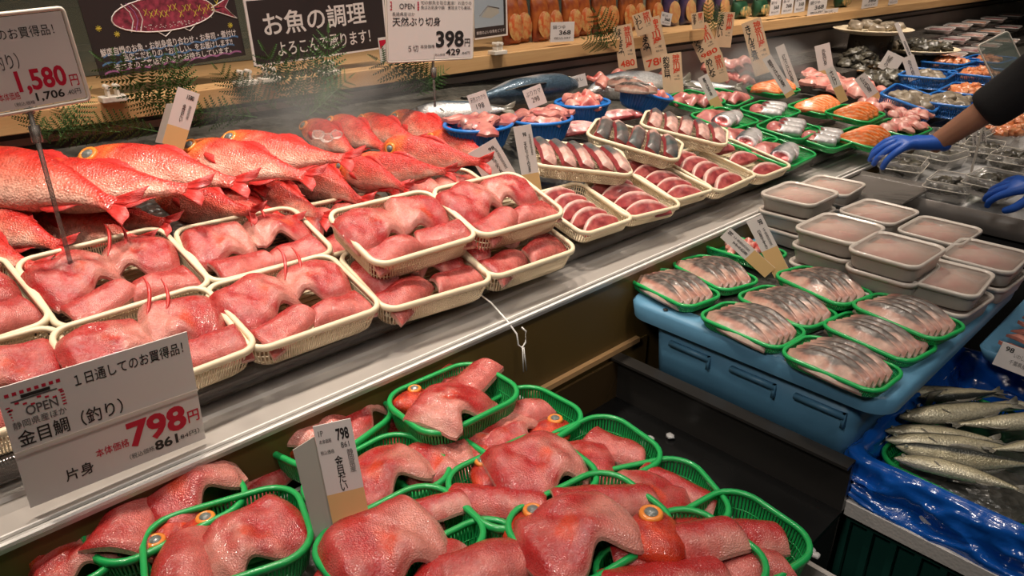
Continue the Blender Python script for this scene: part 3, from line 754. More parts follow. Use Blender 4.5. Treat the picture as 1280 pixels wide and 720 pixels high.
BT = [('B7', [(825, 200), (880, 182), (937, 222), (893, 240)], .05, 'F', 5, 'the wide tray of pink crescents', 'cream tray of pink and red slices at the front left of the silver-fish trays'),
      ('B8', [(885, 182), (925, 172), (975, 209), (938, 224)], .05, 'D', 3, 'the narrow tray beside the green ones', 'rightmost cream tray of dark red slices against the green trays'),
      ('B6', [(768, 205), (828, 190), (882, 240), (842, 249)], .05, 'D', 5, 'the long middle front tray', 'long cream tray of dark red slices, middle of the front row'),
      ('B5', [(725, 228), (800, 218), (846, 256), (790, 275)], .05, 'D', 4, 'tray right of first crescents', 'cream tray of dark red slices right of the pink crescent ones'),
      ('B4', [(655, 245), (727, 228), (789, 273), (735, 293)], .05, 'F', 5, 'the tray nearest the red fillets', 'cream tray of pink crescent slices next to the red fillet trays'),
      ('B1', [(668, 170), (778, 184), (775, 222), (672, 212)], .095, 'S', 5, 'the raised tray beside the upright card', 'raised cream tray of silver-skinned slices beside the upright white card'),
      ('B2', [(748, 144), (850, 175), (845, 204), (737, 174)], .095, 'S', 5, 'the middle of three raised trays', 'raised cream tray of dark-skinned slices, middle of the three raised'),
      ('B3', [(806, 135), (900, 158), (908, 187), (812, 160)], .09, 'S', 5, 'the raised tray next to green trays', 'raised cream tray of silver-skinned slices, right of the three raised')]
for k, q, dz, kind, n, wh, lab in BT:
    M_, fl, fw = fit(q, dz)
    sz = (clamp(fl, .15, .25), clamp(fw, .16, .22)) if k not in ('B1', 'B2', 'B3') else (.245, .145)
    tray(k, q, 'buri', lab, GB, dz, size=sz)
    M_, L_, W_, H_ = TR[k]
    for i in range(n):
        if kind == 'S':
            A = M_ @ T(-L_*.36+L_*.74*i/(n-1)-.006, -.004, .024) @ R(98+random.uniform(-7, 7)) @ R(24, 'X') @ S(1.05)
            me = (STR if k != 'B2' else STRD)[i % 3]; ty = 'silver-skinned slice' if k != 'B2' else 'dark-skinned slice'
        else:
            A = M_ @ T(-.010+random.uniform(-.004, .004), W_*.36-W_*.74*i/(n-1), .017) @ R((4 if kind == 'F' else -12)+random.uniform(-6, 6)) @ R(38, 'X') @ S(min(1.1, L_/.165))
            me = FAC[i % 3]; ty = 'pale-edged red crescent slice' if kind == 'F' else 'dark red crescent slice'
        put('fish_slice', me, A, '%s, %s of the row in %s' % (ty, ORD[i], wh), 'fish slice', 'fish slices in the cream trays')
# loose slices behind the raised trays
for i, (px, py) in enumerate([(712, 168), (722, 163), (770, 148), (782, 148), (757, 232)]):
    p = onbed(px, py, .03); put('fish_slice', FAC[i % 3], T(*p) @ R(-30) @ R(35, 'X'), ['dark slice left of the middle raised cream tray, nearer the card', 'dark slice left of the middle raised cream tray, nearer the blue basket', 'reddish slice behind the middle raised tray, left one', 'reddish slice behind the middle raised tray, right one', 'dark slice under the right end of the left raised tray'][i], 'fish slice', 'fish slices in the cream trays')

# ------------------------------------------------------------------ blue round baskets
def round_basket(c, r, h, label, group='round blue baskets', tilt=(0, 0), yaw=0):
    M = T(*c) @ R(yaw) @ R(tilt[0], 'X') @ R(tilt[1], 'Y'); e = empty('blue_basket', M, label, 'basket', group)
    n = 48; m = MB()
    rg = [[V((math.cos(2*PI*i/n)*r*a, math.sin(2*PI*i/n)*r*a*.9, h*z)) for i in range(n)] for a, z in ((.72, 0), (.80, .3), (.9, .75), (.985, 1), (.965, 1), (.88, .74), (.78, .3), (.70, .03))]
    m.loft(rg); link('basket_body', m.mesh('basket_body', BLUEP), e)
    m = MB(); m.tube([V((math.cos(2*PI*i/n)*r, math.sin(2*PI*i/n)*r*.9, h)) for i in range(n)], .005, 8, loop=True, caps=False); link('rim', m.mesh('rim', BLUEP), e)
    m = MB()
    for i in range(n):
        a = 2*PI*i/n; m.tube([(math.cos(a)*r*.75, math.sin(a)*r*.675, h*.12), (math.cos(a)*r*.965, math.sin(a)*r*.87, h*.93)], .0022, 4, caps=False)
    link('ribs', m.mesh('ribs', BLUEP), e)
    return M
def heap(M, r, h, meshes, n, lab, cat, group, name='fish_piece', sc=1.0, seed=1):
    rn = random.Random(seed)
    for i in range(n):
        a = i*2.4; q = r*.62*math.sqrt((i+.5)/n)
        put(name, meshes[i % len(meshes)], M @ T(q*math.cos(a), q*math.sin(a), h-.012+rn.uniform(0, .008)+.012*(1-q/r)) @ R(rn.uniform(0, 360)) @ R(rn.uniform(-18, 18), 'X') @ R(rn.uniform(-12, 12), 'Y') @ S(sc*rn.uniform(.85, 1.2)), lab, cat, group)
BB = [((598, 158), .092, (0, 0), LBR+LDK, 'round blue basket of fish scraps, leftmost, beside the red fish'), ((677, 150), .088, (0, 0), LBR+LPK[:1], 'round blue basket of long red fish strips, second from the left'),
      ((728, 130), .085, (0, 0), LMP+LPK[:1], 'round blue basket of pale skin and red scraps, third from left')]
for i, (c, r, t, ms, lab) in enumerate(BB):
    p = onbed(*c, .075); M = round_basket(p-V((0, 0, .055)), r, .06, lab)
    heap(M, r, .058, ms, 9, 'fish scrap heaped in the %s round blue basket from the left' % ORD[i], 'fish piece', 'fish scraps in the blue baskets', sc=1.15, seed=i)
p = onbed(800, 117, .09); M = round_basket(p-V((0, 0, .05)), .095, .065, 'tilted round blue basket, rightmost of the four, tipped toward the aisle', tilt=(14, 12))
heap(M, .09, .062, LMP, 6, 'pinkish scrap in the tilted blue basket', 'fish piece', 'fish scraps in the blue baskets', seed=7)
for i, (px, py, yw) in enumerate([(782, 105, 60), (790, 112, 75), (800, 112, 70)]):
    p = onbed(px, py, .12); put('fish_slice', BAS[i], T(*p) @ R(-yw) @ R(50, 'X') @ S(.9), 'grey-skinned pale slice in the tilted blue basket, %s from the left' % ORD[i], 'fish slice', 'fish slices in the tilted blue basket')

# ------------------------------------------------------------------ green trays on the case
GG = 'green trays on the case'
GT = [('G1', (868, 125), 'of dark fillets', 'LS', 8), ('G2', (905, 148), 'before the slanting card', 'S1', 0), ('G3', (962, 138), 'of silver chunks near the salmon', 'CH', 5), ('G6', (905, 122), 'of reddish strips', 'LS', 10),
      ('G4', (930, 172), 'of halved silver fish amid the others', 'S1', 8), ('G5', (975, 190), 'at the front corner', 'S1', 4), ('G5b', (1030, 172), 'of chunks and roe in front', 'CH', 0), ('G4b', (985, 160), 'of small chunks in the second row', 'CH', 6),
      ('G7', (965, 112), 'under the tall paper tag', 'SA', 0), ('G8', (1020, 134), 'of bright salmon slices', 'SA', 4), ('G8b', (1068, 142), 'of dark-edged salmon', 'SK', 4), ('G9', (1080, 172), 'of orange slices in front', 'SK', 0), ('G10', (1125, 160), 'of pale pink pieces by the glove', 'PK', 0)]
for k, c, what, kind, yw in GT:
    z = .045 if k in ('G5', 'G5b', 'G4', 'G9', 'G10') else .055 if k != 'G8b' else .075
    w, h = 70, 20; q = [(c[0]-w/2-4, c[1]+2), (c[0]+6, c[1]-h*.8), (c[0]+w/2+4, c[1]-2), (c[0]-4, c[1]+h*.8)]
    M_, fl, fw = fit(q, z); tray(k, q, 'flat', 'green tray '+what, GG, z, size=(.20, .155), yaw=yw)
    M_, L_, W_, H_ = TR[k]; at = lambda x, y, zz, a, rx=0, s=1: M_ @ T(x, y, zz) @ R(a) @ R(rx, 'X') @ S(s)
    wh = 'in the green tray '+what; gg = 'fish pieces in the green trays'
    if kind == 'LS':
        for i in range(3): put('fish_piece', LBR[i], at(-.04+.04*i, .03-.03*i, .010, -20+8*i, 15, 1.3), 'reddish fillet strip, %s from the left, %s' % (ORD[i], wh), 'fish piece', gg)
    elif kind == 'S1':
        put('fish_fillet', LBR[1], at(-.03, .035, .006, 10, 0, 1.6), 'reddish fillet half '+wh, 'fish fillet', gg)
        for i in range(2): put('fish_chunk', CHK[i], at(-.035+.058*i, -.022+.006*i, .006, 14+6*i, 0, 1.25 if i == 0 else 1.1), 'silver fish length, %s one, %s' % (('cut-end', 'tail-side')[i], wh), 'fish piece', gg)
    elif kind == 'CH':
        put('fish_piece', LBR[0], at(-.045, .03, .012, 20, 0, 1.1), 'reddish roe piece '+wh, 'fish piece', gg)
        for i in range(3): put('fish_chunk', CHK[i % 2], at(-.045+.048*i, -.016+.012*i, .006, -58+8*i, 0, 1.05), 'silver chunk, %s from left, %s' % (ORD[i], wh), 'fish piece', gg)
    elif kind == 'SA':
        for i in range(5): put('salmon_slice', SAL[i % 2], at(-.065+.033*i, .0, .012, -62, 35, 1.15), 'orange salmon slice, %s from the left, %s' % (ORD[i], wh), 'fish slice', gg)
    elif kind == 'SK':
        for i in range(3): put('salmon_slice', SAL[i % 2], at(-.05+.05*i, .0, .014, -55, 55, 1.2), 'dark-edged salmon piece, %s from left, %s' % (ORD[i], wh), 'fish slice', gg)
    else:
        for i in range(4): put('fish_piece', LPK[i], at(-.06+.04*i, .02*(-1)**i, .014, 30*i, 10, 1.2), 'pale piece, %s from left, %s' % (ORD[i], wh), 'fish piece', gg)
# heap of pale pink fish behind the salmon and to the right of it
rn = random.Random(4); k = 0
for a, b, n, ms, sc, lab in [((1005, 100), (1085, 118), 14, LPK, 1.9, 'long pale pink fish piece heaped behind the salmon slices'), ((1085, 132), (1155, 146), 16, LPK, 1.2, 'pale pink fish piece heaped between salmon and gloved hand'),
                             ((1060, 104), (1100, 122), 6, LMP, 1.5, 'rose fish piece lying behind the slanting small cards'), ((1110, 150), (1150, 158), 6, LPK, 1.1, 'pale pink fish piece at the front edge above the glove'),
                             ((880, 92), (930, 104), 10, LMP, 1.4, 'raw red fish piece heaped behind the round paper tags'), ((905, 80), (935, 86), 4, LPK, 1.5, 'pale fish piece at the back left of the tall curved tag'),
                             ((745, 100), (830, 108), 9, LMP, 1.5, 'pink fish piece lying on the ice beneath the paper tags')]:
    for i in range(n):
        f = (i+.5)/n; p = onbed(lerp(a[0], b[0], f)+rn.uniform(-6, 6), lerp(a[1], b[1], f)+rn.uniform(-7, 7), .03+rn.uniform(0, .02))
        put('fish_piece', ms[i % len(ms)], T(*p) @ R(rn.uniform(-60, 20)) @ R(rn.uniform(-10, 25), 'X') @ S(sc), lab, 'fish piece', lab.replace('piece', 'pieces', 1))

# ------------------------------------------------------------------ right end of the case: shellfish and more blue baskets
def rect_basket(key, q, dz, label, size=(.24, .17), yaw=0, tilt=(0, 0)):
    M, fl, fw = fit(q, dz); L, W = size; H = .055
    M = frame(M.translation, V((math.cos(math.radians(yaw)), math.sin(math.radians(yaw)), 0)), V((0, 0, 1))) @ R(tilt[0], 'X') @ R(tilt[1], 'Y')
    BKM = basket_meshes(('bl', L, W), L, W, H, .03, BLUEP, .005, .008, .85, False)
    e = empty('blue_basket', M @ T(0, 0, -H), label, 'basket', 'oblong blue baskets at the right'); link('rim', BKM[0], e, T(0, 0, H)); link('lattice', BKM[1], e, T(0, 0, H))
    return M @ T(0, 0, -.02)
def sq(x, y): return [(x-30, y), (x, y-10), (x+30, y), (x, y+10)]
clm = [blob('clam', .028, i, CLAM, .6, 3, .3) for i in range(3)]; shl = [blob('shell', .03, i, SHELL, .62, 3, .6, 2.2) for i in range(4)]; org = [blob('shellfish', .022, i, ORANGE, .7, 3, .5, 2) for i in range(3)]
def heap2(M, rx, ry, ms, n, name, lab, cat, sc=1, seed=0, lay=.02):
    rn = random.Random(seed)
    for i in range(n):
        a = i*2.4; q = math.sqrt((i+.5)/n)
        o = tag(link(name, ms[i % len(ms)], None, M @ T(rx*q*math.cos(a), ry*q*math.sin(a), lay*(1-q)+rn.uniform(0, .008)) @ R(rn.uniform(0, 360)) @ R(rn.uniform(-30, 30), 'X') @ S(sc*rn.uniform(.8, 1.25))), lab, cat, lab)
RB = [((1142, 122), (14, 0), 10, clm, 1.1, 10, 'oblong blue basket of pale shells below the slanting white cards', 'pale round shell in the front oblong blue basket'), ((1190, 124), (0, 0), 0, clm, 1.25, 10, 'oblong blue basket of large pale shells, second from the left', 'large pale shell in the second oblong blue basket'),
      ((1215, 112), (0, 0), 5, org, 1.2, 12, 'oblong blue basket of orange shellfish nearest the black sleeve', 'orange shellfish in the basket nearest the black sleeve'), ((1160, 92), (0, 0), 8, clm, .9, 9, 'oblong blue basket of small shells in the second row', 'small pale shell in the second row of blue baskets'),
      ((1188, 76), (0, 0), 0, org, 1.2, 12, 'oblong blue basket of orange shellfish at the back left', 'orange shellfish in the back left blue basket'), ((1225, 90), (0, 0), 0, org, 1.1, 12, 'oblong blue basket of orange shellfish in the middle', 'orange shellfish in the middle blue basket'), ((1235, 74), (0, 0), 0, org, 1.1, 9, 'oblong blue basket at the back by the black sleeve', 'orange shellfish at the back by the black sleeve')]
for i, (c, t, yw, ms, sc, n, lab, l2) in enumerate(RB):
    M = rect_basket(i, sq(*c), .075 if i else .08, lab, yaw=yw, tilt=t, size=(.30, .20)); heap2(M, .10, .065, ms, n, 'shellfish', l2, 'shellfish', sc*1.1, i, .025)
def plate(px, py, r, label, mt=CREAM, dz=.03, yy=None):
    p = aty(px, py, yy); m = MB(); n = 32
    m.loft([[(math.cos(2*PI*i/n)*r*a, math.sin(2*PI*i/n)*r*a, z) for i in range(n)] for a, z in ((.6, 0), (.95, .02), (1, .025), (.97, .028), (.6, .006))])
    mb2 = MB(); zb2 = bed(p.x, p.y); mb2.loft([[(math.cos(2*PI*i/20)*r*.55, math.sin(2*PI*i/20)*r*.55, z) for i in range(20)] for z in (zb2-.01-p.z, -.0005)]); tag(link('dish_stand', mb2.mesh('dish_stand', DARKGREY), None, T(*p)), 'dark stand under the '+label, 'stand')
    tag(link('round_dish', m.mesh('dish', mt), None, T(*p)), label, 'dish'); return T(*p)
M = plate(1090, 42, .20, 'round dish of pale shellfish against the steel back wall', yy=1.66); heap2(M @ T(0, 0, .03), .14, .13, clm, 14, 'shellfish', 'pale shellfish in the round dish against the back wall', 'shellfish', 1.1, 2)
M = plate(1148, 66, .20, 'second round dish of shellfish behind the tall white stick', yy=1.5); heap2(M @ T(0, 0, .03), .15, .14, shl[:2]+clm[:1], 16, 'shellfish', 'greyish shellfish in the dish behind the tall white stick', 'shellfish', 1.1, 3)
M = plate(1070, 90, .14, 'woven brown dish of turban shells behind the pink fish', mt=TANT, yy=1.62); heap2(M @ T(0, 0, .02), .10, .10, shl, 14, 'shellfish', 'dark spiny shell heaped in the brown dish', 'shellfish', 1.25, 4, .10)
heap2(T(*onbed(1105, 100, .03)), .16, .10, shl, 14, 'shellfish', 'dark shell lying on the ice beside the brown dish', 'shellfish', 1.2, 5)
# packed trays of red meat-like fish at the far right back
rs = MB()
for r_ in range(3): rs.box((5.6, 1.50+.13*r_+(0 if r_ < 2 else .04), .955+.045*r_-.03), (4.4, .13 if r_ < 2 else .21, .06))
tag(link('display_riser', rs.mesh('display_riser', DARKGREY, False)), 'dark stepped riser under the wrapped seafood trays', 'riser')
for r_ in range(3):
    for i in range(5):
        p = aty(1168+r_*3+i*22, 64-r_*11-i*3, 1.50+.13*r_); zr = .955+.045*r_; p = V((p.x, p.y, zr+.003)); m = MB(); m.loft([[V((q.x*s, q.y*s, z)) for q in rrect(.22, .15, .02, 0, 4)] for s, z in ((.85, 0), (1, .025), (1.03, .026), (.82, .006))])
        e = empty('packed_tray', T(*p) @ R(8), 'small wrapped tray of seafood in the stack at the back right, %s in %s row' % (ORD[i], ORD[r_]), 'packed tray', 'wrapped seafood trays at the back right')
        link('tray_body', m.mesh('tray_body', PAPER), e)
        m = MB(); m.loft([[V((q.x, q.y, z)) for q in rrect(.17, .11, .03, 0, 4)] for z in (.008, .026)]); link('seafood', m.mesh('seafood', [MINCE, ORANGE, mat('red_fish_meat%d%d' % (r_, i), (.35, .03, .04), .3, coat=.5, var=.4)][(i+r_) % 3]), e)
        m = MB(); m.loft([[V((q.x, q.y, z)) for q in rrect(.215, .145, .02, 0, 4)] for z in (.030, .031)]); link('film', m.mesh('film', CLEAR), e)

# ------------------------------------------------------------------ green deep baskets of red fillets in front
GFB = 'deep green baskets of red fillets'
GFF = 'red fish fillets in the green baskets'
ff = 'red-skinned fillet'
FB = [
 ('F2', [(98, 648), (266, 576), (305, 614), (130, 702)], .858, 'under the big 798 card', [('t', 1, 0, -.045, .0, .045, 60, 1.25, 20, 0, 'pointed pinkish fillet standing up'), ('c', 1, 0, .035, .010, .040, 12, 1.25, 12, 0, 'arched collar fillet'), ('h', 0, 0, -.02, -.05, .02, 200, .9, 0, 0, 'fish head')]),
 ('F0', [(-60, 710), (70, 652), (130, 706), (-20, 776)], .85, 'cut by the bottom left corner', [('h', 0, 0, .03, .04, .045, 20, 1.1, 25, 0, 'big-eyed fish head'), ('l', 2, 0, -.03, .02, .035, 10, 1, 0, 0, 'long red fillet'), ('c', 3, 0, .05, -.02, .03, -10, 1, 0, 0, 'collar fillet')]),
 ('F1', [(182, 652), (358, 603), (396, 690), (190, 760)], .865, 'nearest the camera at lower left', [('t', 4, 0, -.055, -.015, .030, 80, 1.2, 0, 0, 'pale pink fillet'), ('c', 0, 1, .030, -.008, .028, 20, 1.15, 0, 0, 'large arched collar fillet'), ('h', 0, 0, -.03, .045, .012, 30, .9, 0, 0, 'red fish head')]),
 ('F3', [(333, 540), (422, 484), (478, 522), (395, 582)], .852, 'touching the brown panel behind the tan-based card', [('c', 4, 1, -.010, .008, .035, 28, 1.15, 0, 0, 'collar fillet'), ('c', 2, 0, .045, -.01, .028, 5, 1.0, 0, 0, 'pale arched fillet'), ('h', 0, 0, -.055, .03, .02, 60, .8, 0, 0, 'red fish head')]),
 ('F6', [(478, 478), (565, 443), (600, 462), (505, 500)], .84, 'at the back beside the metal hook', [('l', 0, 0, -.03, -.03, .035, 75, .85, 0, 0, 'narrow red fillet'), ('h', 0, 0, .02, .01, .045, 50, 1.15, 20, 0, 'fish head with orange eye'), ('t', 2, 0, .035, -.03, .04, 25, 1.1, 0, 0, 'pinkish fillet')]),
 ('F4', [(405, 590), (492, 548), (535, 600), (455, 655)], .845, 'right behind the tan-based card', [('c', 1, 0, .012, .0, .030, -8, 1.2, 0, 0, 'pale arched collar fillet'), ('t', 0, 1, -.06, -.02, .03, 60, .9, 0, 0, 'small red fillet')]),
 ('F14', [(590, 520), (655, 488), (708, 528), (640, 575)], .84, 'at the black bin corner, rear', [('t', 3, 0, .02, .02, .03, -20, 1.1, 0, 0, 'pink tail fillet'), ('c', 3, 0, -.03, -.01, .03, 30, .95, 0, 0, 'red collar fillet'), ('h', 0, 0, .03, -.045, .02, 10, .9, 0, 0, 'fish head with orange eye')]),
 ('F9b', [(505, 575), (590, 535), (640, 575), (560, 620)], .83, 'low in the middle below the raised rear basket', [('c', 4, 0, -.03, .01, .036, -30, 1.05, 0, 0, 'pale collar fillet'), ('c', 0, 0, .04, .01, .030, 20, 1.0, 0, 0, 'folded red fillet')]),
 ('F5', [(485, 492), (590, 452), (650, 492), (540, 552)], .875, 'raised rear one next to the hook', [('c', 2, 1, -.025, -.025, .036, 22, 1.2, 0, 8, 'large pale collar fillet'), ('t', 1, 0, .050, .020, .034, 15, 1.15, 0, 0, 'pink tail fillet'), ('h', 0, 0, -.045, .045, .024, 30, .8, 0, 0, 'red fish head')]),
 ('F12', [(690, 550), (735, 535), (792, 580), (745, 608)], .84, 'at the black bin edge, beside two folded fillets', [('c', 3, 1, -.025, .0, .03, -40, 1.0, 0, 0, 'folded reddish fillet'), ('t', 2, 0, .045, .0, .03, -60, 1.0, 0, 0, 'pale tail fillet')]),
 ('F13', [(760, 605), (822, 596), (868, 637), (812, 655)], .835, 'at the black bin edge, half covered', [('c', 1, 1, -.01, .0, .035, -40, 1.1, 0, 0, 'red collar fillet'), ('l', 2, 0, .05, .02, .03, -50, .9, 0, 0, 'narrow red fillet')]),
 ('F7', [(560, 600), (685, 545), (745, 592), (618, 665)], .865, 'in the centre of the heap', [('l', 3, 0, -.050, -.010, .034, -48, 1.05, 0, 0, 'long narrow red fillet'), ('c', 0, 0, .028, .005, .034, -12, 1.3, 0, 0, 'large red collar fillet'), ('h', 0, 0, -.02, .05, .02, 80, .85, 0, 0, 'red fish head')]),
 ('F11', [(850, 650), (890, 634), (975, 700), (935, 735)], .84, 'rightmost, at the corner of the black bin', [('l', 4, 0, .012, .012, .036, -35, 1.1, 0, 0, 'curved red fillet'), ('t', 3, 0, -.01, -.035, .03, -30, 1.1, 0, 0, 'pinkish fillet'), ('h', 0, 0, -.05, .03, .02, -20, .8, 0, 0, 'fish head')]),
 ('F15', [(395, 685), (540, 612), (602, 662), (455, 750)], .865, 'below the tan-based card', [('c', 4, 0, -.022, .0, .034, -2, 1.35, 0, 0, 'large pale collar fillet'), ('l', 1, 0, .050, .030, .034, -20, .95, 0, 0, 'red fillet at the back'), ('t', 2, 1, -.08, .02, .02, 40, .9, 0, 0, 'dark red fillet end')]),
 ('F8', [(640, 650), (770, 592), (830, 650), (700, 735)], .87, 'before the black bin, largest heap', [('c', 1, 0, -.028, -.012, .036, -10, 1.4, 0, 0, 'large collar fillet'), ('l', 2, 0, .045, .026, .034, -22, 1.1, 0, 0, 'long textured red fillet'), ('h', 0, 0, -.055, .04, .022, 40, .95, 0, 0, 'fish head with orange eye ring'), ('h', 0, 0, .052, -.058, .026, 40, 1.1, 0, 0, 'big-eyed red fish head')]),
 ('F9', [(495, 715), (600, 668), (660, 725), (560, 790)], .86, 'cut by the bottom edge in the middle', [('l', 0, 0, -.03, .02, .032, 40, 1.05, 0, 0, 'long red fillet'), ('t', 4, 0, .035, .0, .034, -10, 1.3, 0, 0, 'wide pinkish fillet')]),
 ('F10', [(770, 700), (848, 650), (938, 712), (850, 780)], .86, 'at the lower right, holding two long fillets', [('l', 3, 0, .025, .030, .034, -25, 1.3, 0, 0, 'long red fillet'), ('l', 0, 0, -.030, .0, .034, -22, 1.2, 0, 0, 'reddish pink fillet')]),
 ('F16', [(610, 665), (650, 650), (700, 720), (650, 750)], .835, 'low between two at the bottom', [('t', 0, 0, 0, .02, .03, 30, 1, 0, 0, 'small pink fillet'), ('l', 4, 0, -.02, -.03, .03, 20, .9, 0, 0, 'red fillet')]),
]
for k, q, z, wh, items in FB:
    tray(k, q, 'green', 'green lattice basket of red fillets %s' % wh, GFB, z=z, size=(.195, .150))
    fill(k, items, 'in the green basket '+wh, GFF)
rn = random.Random(11)
for i, (px, py, kd, s_, yw, sc) in enumerate([(312, 572, 'c', 2, 30, 1.1), (338, 590, 'l', 1, 20, .8), (300, 598, 't', 3, 40, 1), (488, 530, 'l', 2, 60, .8), (650, 690, 't', 1, 30, 1), (545, 640, 't', 0, 10, .9), (205, 720, 'l', 3, 60, .9)]):
    p = atz(px, py, .82); put('fish_fillet', FM[kd, s_, 0], T(p.x, p.y, .80) @ R(yw) @ S(sc), ['red fillet lying between the baskets left of the tan-based card', 'narrow red fillet lying left of the tan-based card', 'pink fillet lying below the big 798 card corner', 'red fillet lying against the raised rear basket', 'pink fillet between the two bottom middle baskets', 'pink fillet behind the basket below the tan-based card', 'red fillet under the basket nearest the camera'][i], 'fish fillet', GFF)

# ------------------------------------------------------------------ sea bass trays and lidded containers on the blue tub
GSB = 'green trays of grey-skinned slices on the blue tub'
SB = [('S0', [(872, 297), (905, 288), (995, 318), (955, 345)], .005, 'behind the two cards', 'X'), ('S1', [(783, 343), (835, 330), (900, 374), (860, 392)], .0, 'at tub corner by brown panel', 'B'), ('S2', [(837, 323), (890, 313), (945, 357), (905, 371)], .0, 'second along the steel ledge', 'B'),
      ('S4', [(920, 372), (965, 358), (1045, 392), (1008, 408)], .0, 'in the centre of the tub', 'B'), ('S5', [(965, 345), (1018, 335), (1087, 364), (1050, 381)], .018, 'before the stacked containers', 'B'), ('S3', [(873, 393), (920, 377), (1003, 412), (970, 440)], .0, 'midway along the tub edge', 'B'),
      ('S7', [(1030, 405), (1070, 388), (1172, 432), (1127, 455)], .0, 'lower of the overlapping pair', 'B'), ('S6', [(1060, 380), (1108, 368), (1206, 403), (1168, 428)], .02, 'upper of the overlapping pair', 'B'), ('S8', [(977, 440), (1012, 422), (1127, 462), (1097, 490)], .0, 'at the front corner of the tub', 'B')]
for i, (k, q, dz, wh, kd) in enumerate(SB):
    z = TZ+.024+dz; M_, fl, fw = fit(q, z=z)
    # long axis of these trays points away from the aisle
    ey = (M_.col[1].to_3d()); M2 = frame(M_.translation, -ey, V((0, 0, 1)))
    L, W, H, r, mt, rr, stp = SPEC['flat']; bm_ = basket_meshes(('flat', .185, .115), .185, .115, H, r, mt, rr, stp, .85, False)
    e = empty('green_tray', M2 @ T(0, 0, -H), 'green tray of grey-skinned white fish slices, '+wh if kd == 'B' else 'green tray of pinkish scraps, '+wh, 'tray', GSB)
    link('rim', bm_[0], e, T(0, 0, H)); link('lattice', bm_[1], e, T(0, 0, H))
    for j in range(5):
        A = M2 @ T(.004-.003*j, .038-.019*j, -H+.012) @ R(-4+random.uniform(-4, 4)) @ R(22, 'X') @ S(1.22)
        if kd == 'B': put('fish_slice', BAS[(i+j) % 4], A, 'grey-skinned slice, %s from the right, in green tray %s' % (ORD[j], wh), 'fish slice', 'grey-skinned slices on the blue tub')
    if kd == 'X': heap(M2 @ T(0, 0, -.012), .06, .012, LMP+LDK, 9, 'pinkish brown fish scrap in the back green tray behind the two cards', 'fish piece', 'fish scraps in the back green tray on the tub', sc=.9)
GCN = 'lidded containers of minced fish'
CN = {}
def container(M, label):
    if not CN:
        L, W, H = .172, .15, .036
        m = MB(); m.loft([[V((p.x*s, p.y*s, z)) for p in rrect(L, W, .028, 0, 7)] for s, z in ((.86, 0), (.875, .002), (.95, H-.004), (.955, H), (.935, H), (.86, .004))]); CN['b'] = m.mesh('container_body', BOX)
        m = MB(); m.loft([[V((p.x*s, p.y*s, z)) for p in rrect(L, W, .028, 0, 7)] for s, z in ((1, -.006), (1.005, .001), (.99, .004), (.955, .0042), (.94, .001), (.90, .0006), (.90, -.0004), (.96, -.004))], loop=True, caps=False); CN['r'] = m.mesh('lid_rim', LIDR)
        m = MB(); m.loft([[V((p.x, p.y, z)) for p in rrect(L*.91, W*.91, .024, 0, 7)] for z in (-.0002, .0008)]); CN['l'] = m.mesh('lid_panel', FROST)
        m = MB(); n = 20; m.add([(L*.4*(-1+2*i/n), W*.4*(-1+2*j/n), H-.006+.005*noise.noise(V((i*.5, j*.5, 0)))) for i in range(n+1) for j in range(n+1)], [(i*(n+1)+j, (i+1)*(n+1)+j, (i+1)*(n+1)+j+1, i*(n+1)+j+1) for i in range(n) for j in range(n)]); 
        m.loft([[V((p.x*s, p.y*s, z)) for p in rrect(L, W, .028, 0, 7)] for s, z in ((.82, .005), (.87, H-.009))]); CN['m'] = m.mesh('minced_fish', MINCE)
    e = empty('lidded_container', M, label, 'container', GCN)
    link('container_body', CN['b'], e); link('minced_fish', CN['m'], e); l = link('lid', CN['r'], e, T(0, 0, .038)); link('lid_panel', CN['l'], l)
CS = [((1000, 240), 3, 'beside the two cards and ledge'), ((1040, 230), 2, 'farthest back beside the steel ledge'), ((1100, 262), 2, 'second from the ledge, back row'), ((1050, 282), 3, 'right behind the green tray'),
      ((1175, 285), 2, 'third from the ledge, back row'), ((1121, 308), 3, 'in the middle of the front row'), ((1235, 316), 2, 'at the far end, back row'), ((1187, 343), 2, 'at the front right corner')]
CP = {}
for (px, py), n, wh in CS:
    zt = TZ+.042*n; p = atz(px, py, zt); CP[px] = p
    # the neighbours of one stack keep clear of each other on a common grid
for (px, py), n, wh in CS:
    p = CP[px]
    for i in range(n):
        pos = ['bottom', 'top'] if n == 2 else ['bottom', 'middle', 'top']
        container(T(p.x+random.uniform(-.003, .003), p.y+random.uniform(-.003, .003), TZ-.002+.0425*i) @ R(random.uniform(-5, 5)), 'lidded container of pink minced fish, %s of stack %s' % (pos[i], wh))

# ------------------------------------------------------------------ foam box lined with blue bag, sardines
bx0, bx1, by0, by1 = 1.225, 1.80, -.14, .375
fb = empty('foam_box', T((bx0+bx1)/2, (by0+by1)/2, .585), 'white foam box under the crumpled blue plastic bag', 'box')
m = MB(); tapered(m, bx1-bx0+.06, by1-by0+.06, .032, .02, .02, 0, .99); tapered(m, bx1-bx0, by1-by0, .10, .02, .02, 0.0, .98); link('box_body', m.mesh('box_body', STYRO, False), fb)
m = MB(); cx, cy = (bx0+bx1)/2, (by0+by1)/2
LV0 = [(.026, .612, .25), (.024, .625, 1.1), (.021, .645, 1.6), (.019, .665, 1.5), (.016, .685, 1.0), (.011, .699, .5), (.003, .706, .4), (-.008, .706, .5), (-.017, .695, .9), (-.024, .675, 1.2), (-.030, .65, 1.2), (-.045, .635, 1), (-.09, .632, .8), (-.14, .632, .6)]
LV = []
for (a0, b0, c0), (a1, b1, c1) in zip(LV0, LV0[1:]): LV += [(lerp(a0, a1, q/3), lerp(b0, b1, q/3), lerp(c0, c1, q/3)) for q in range(3)]
LV.append(LV0[-1])
rg = []
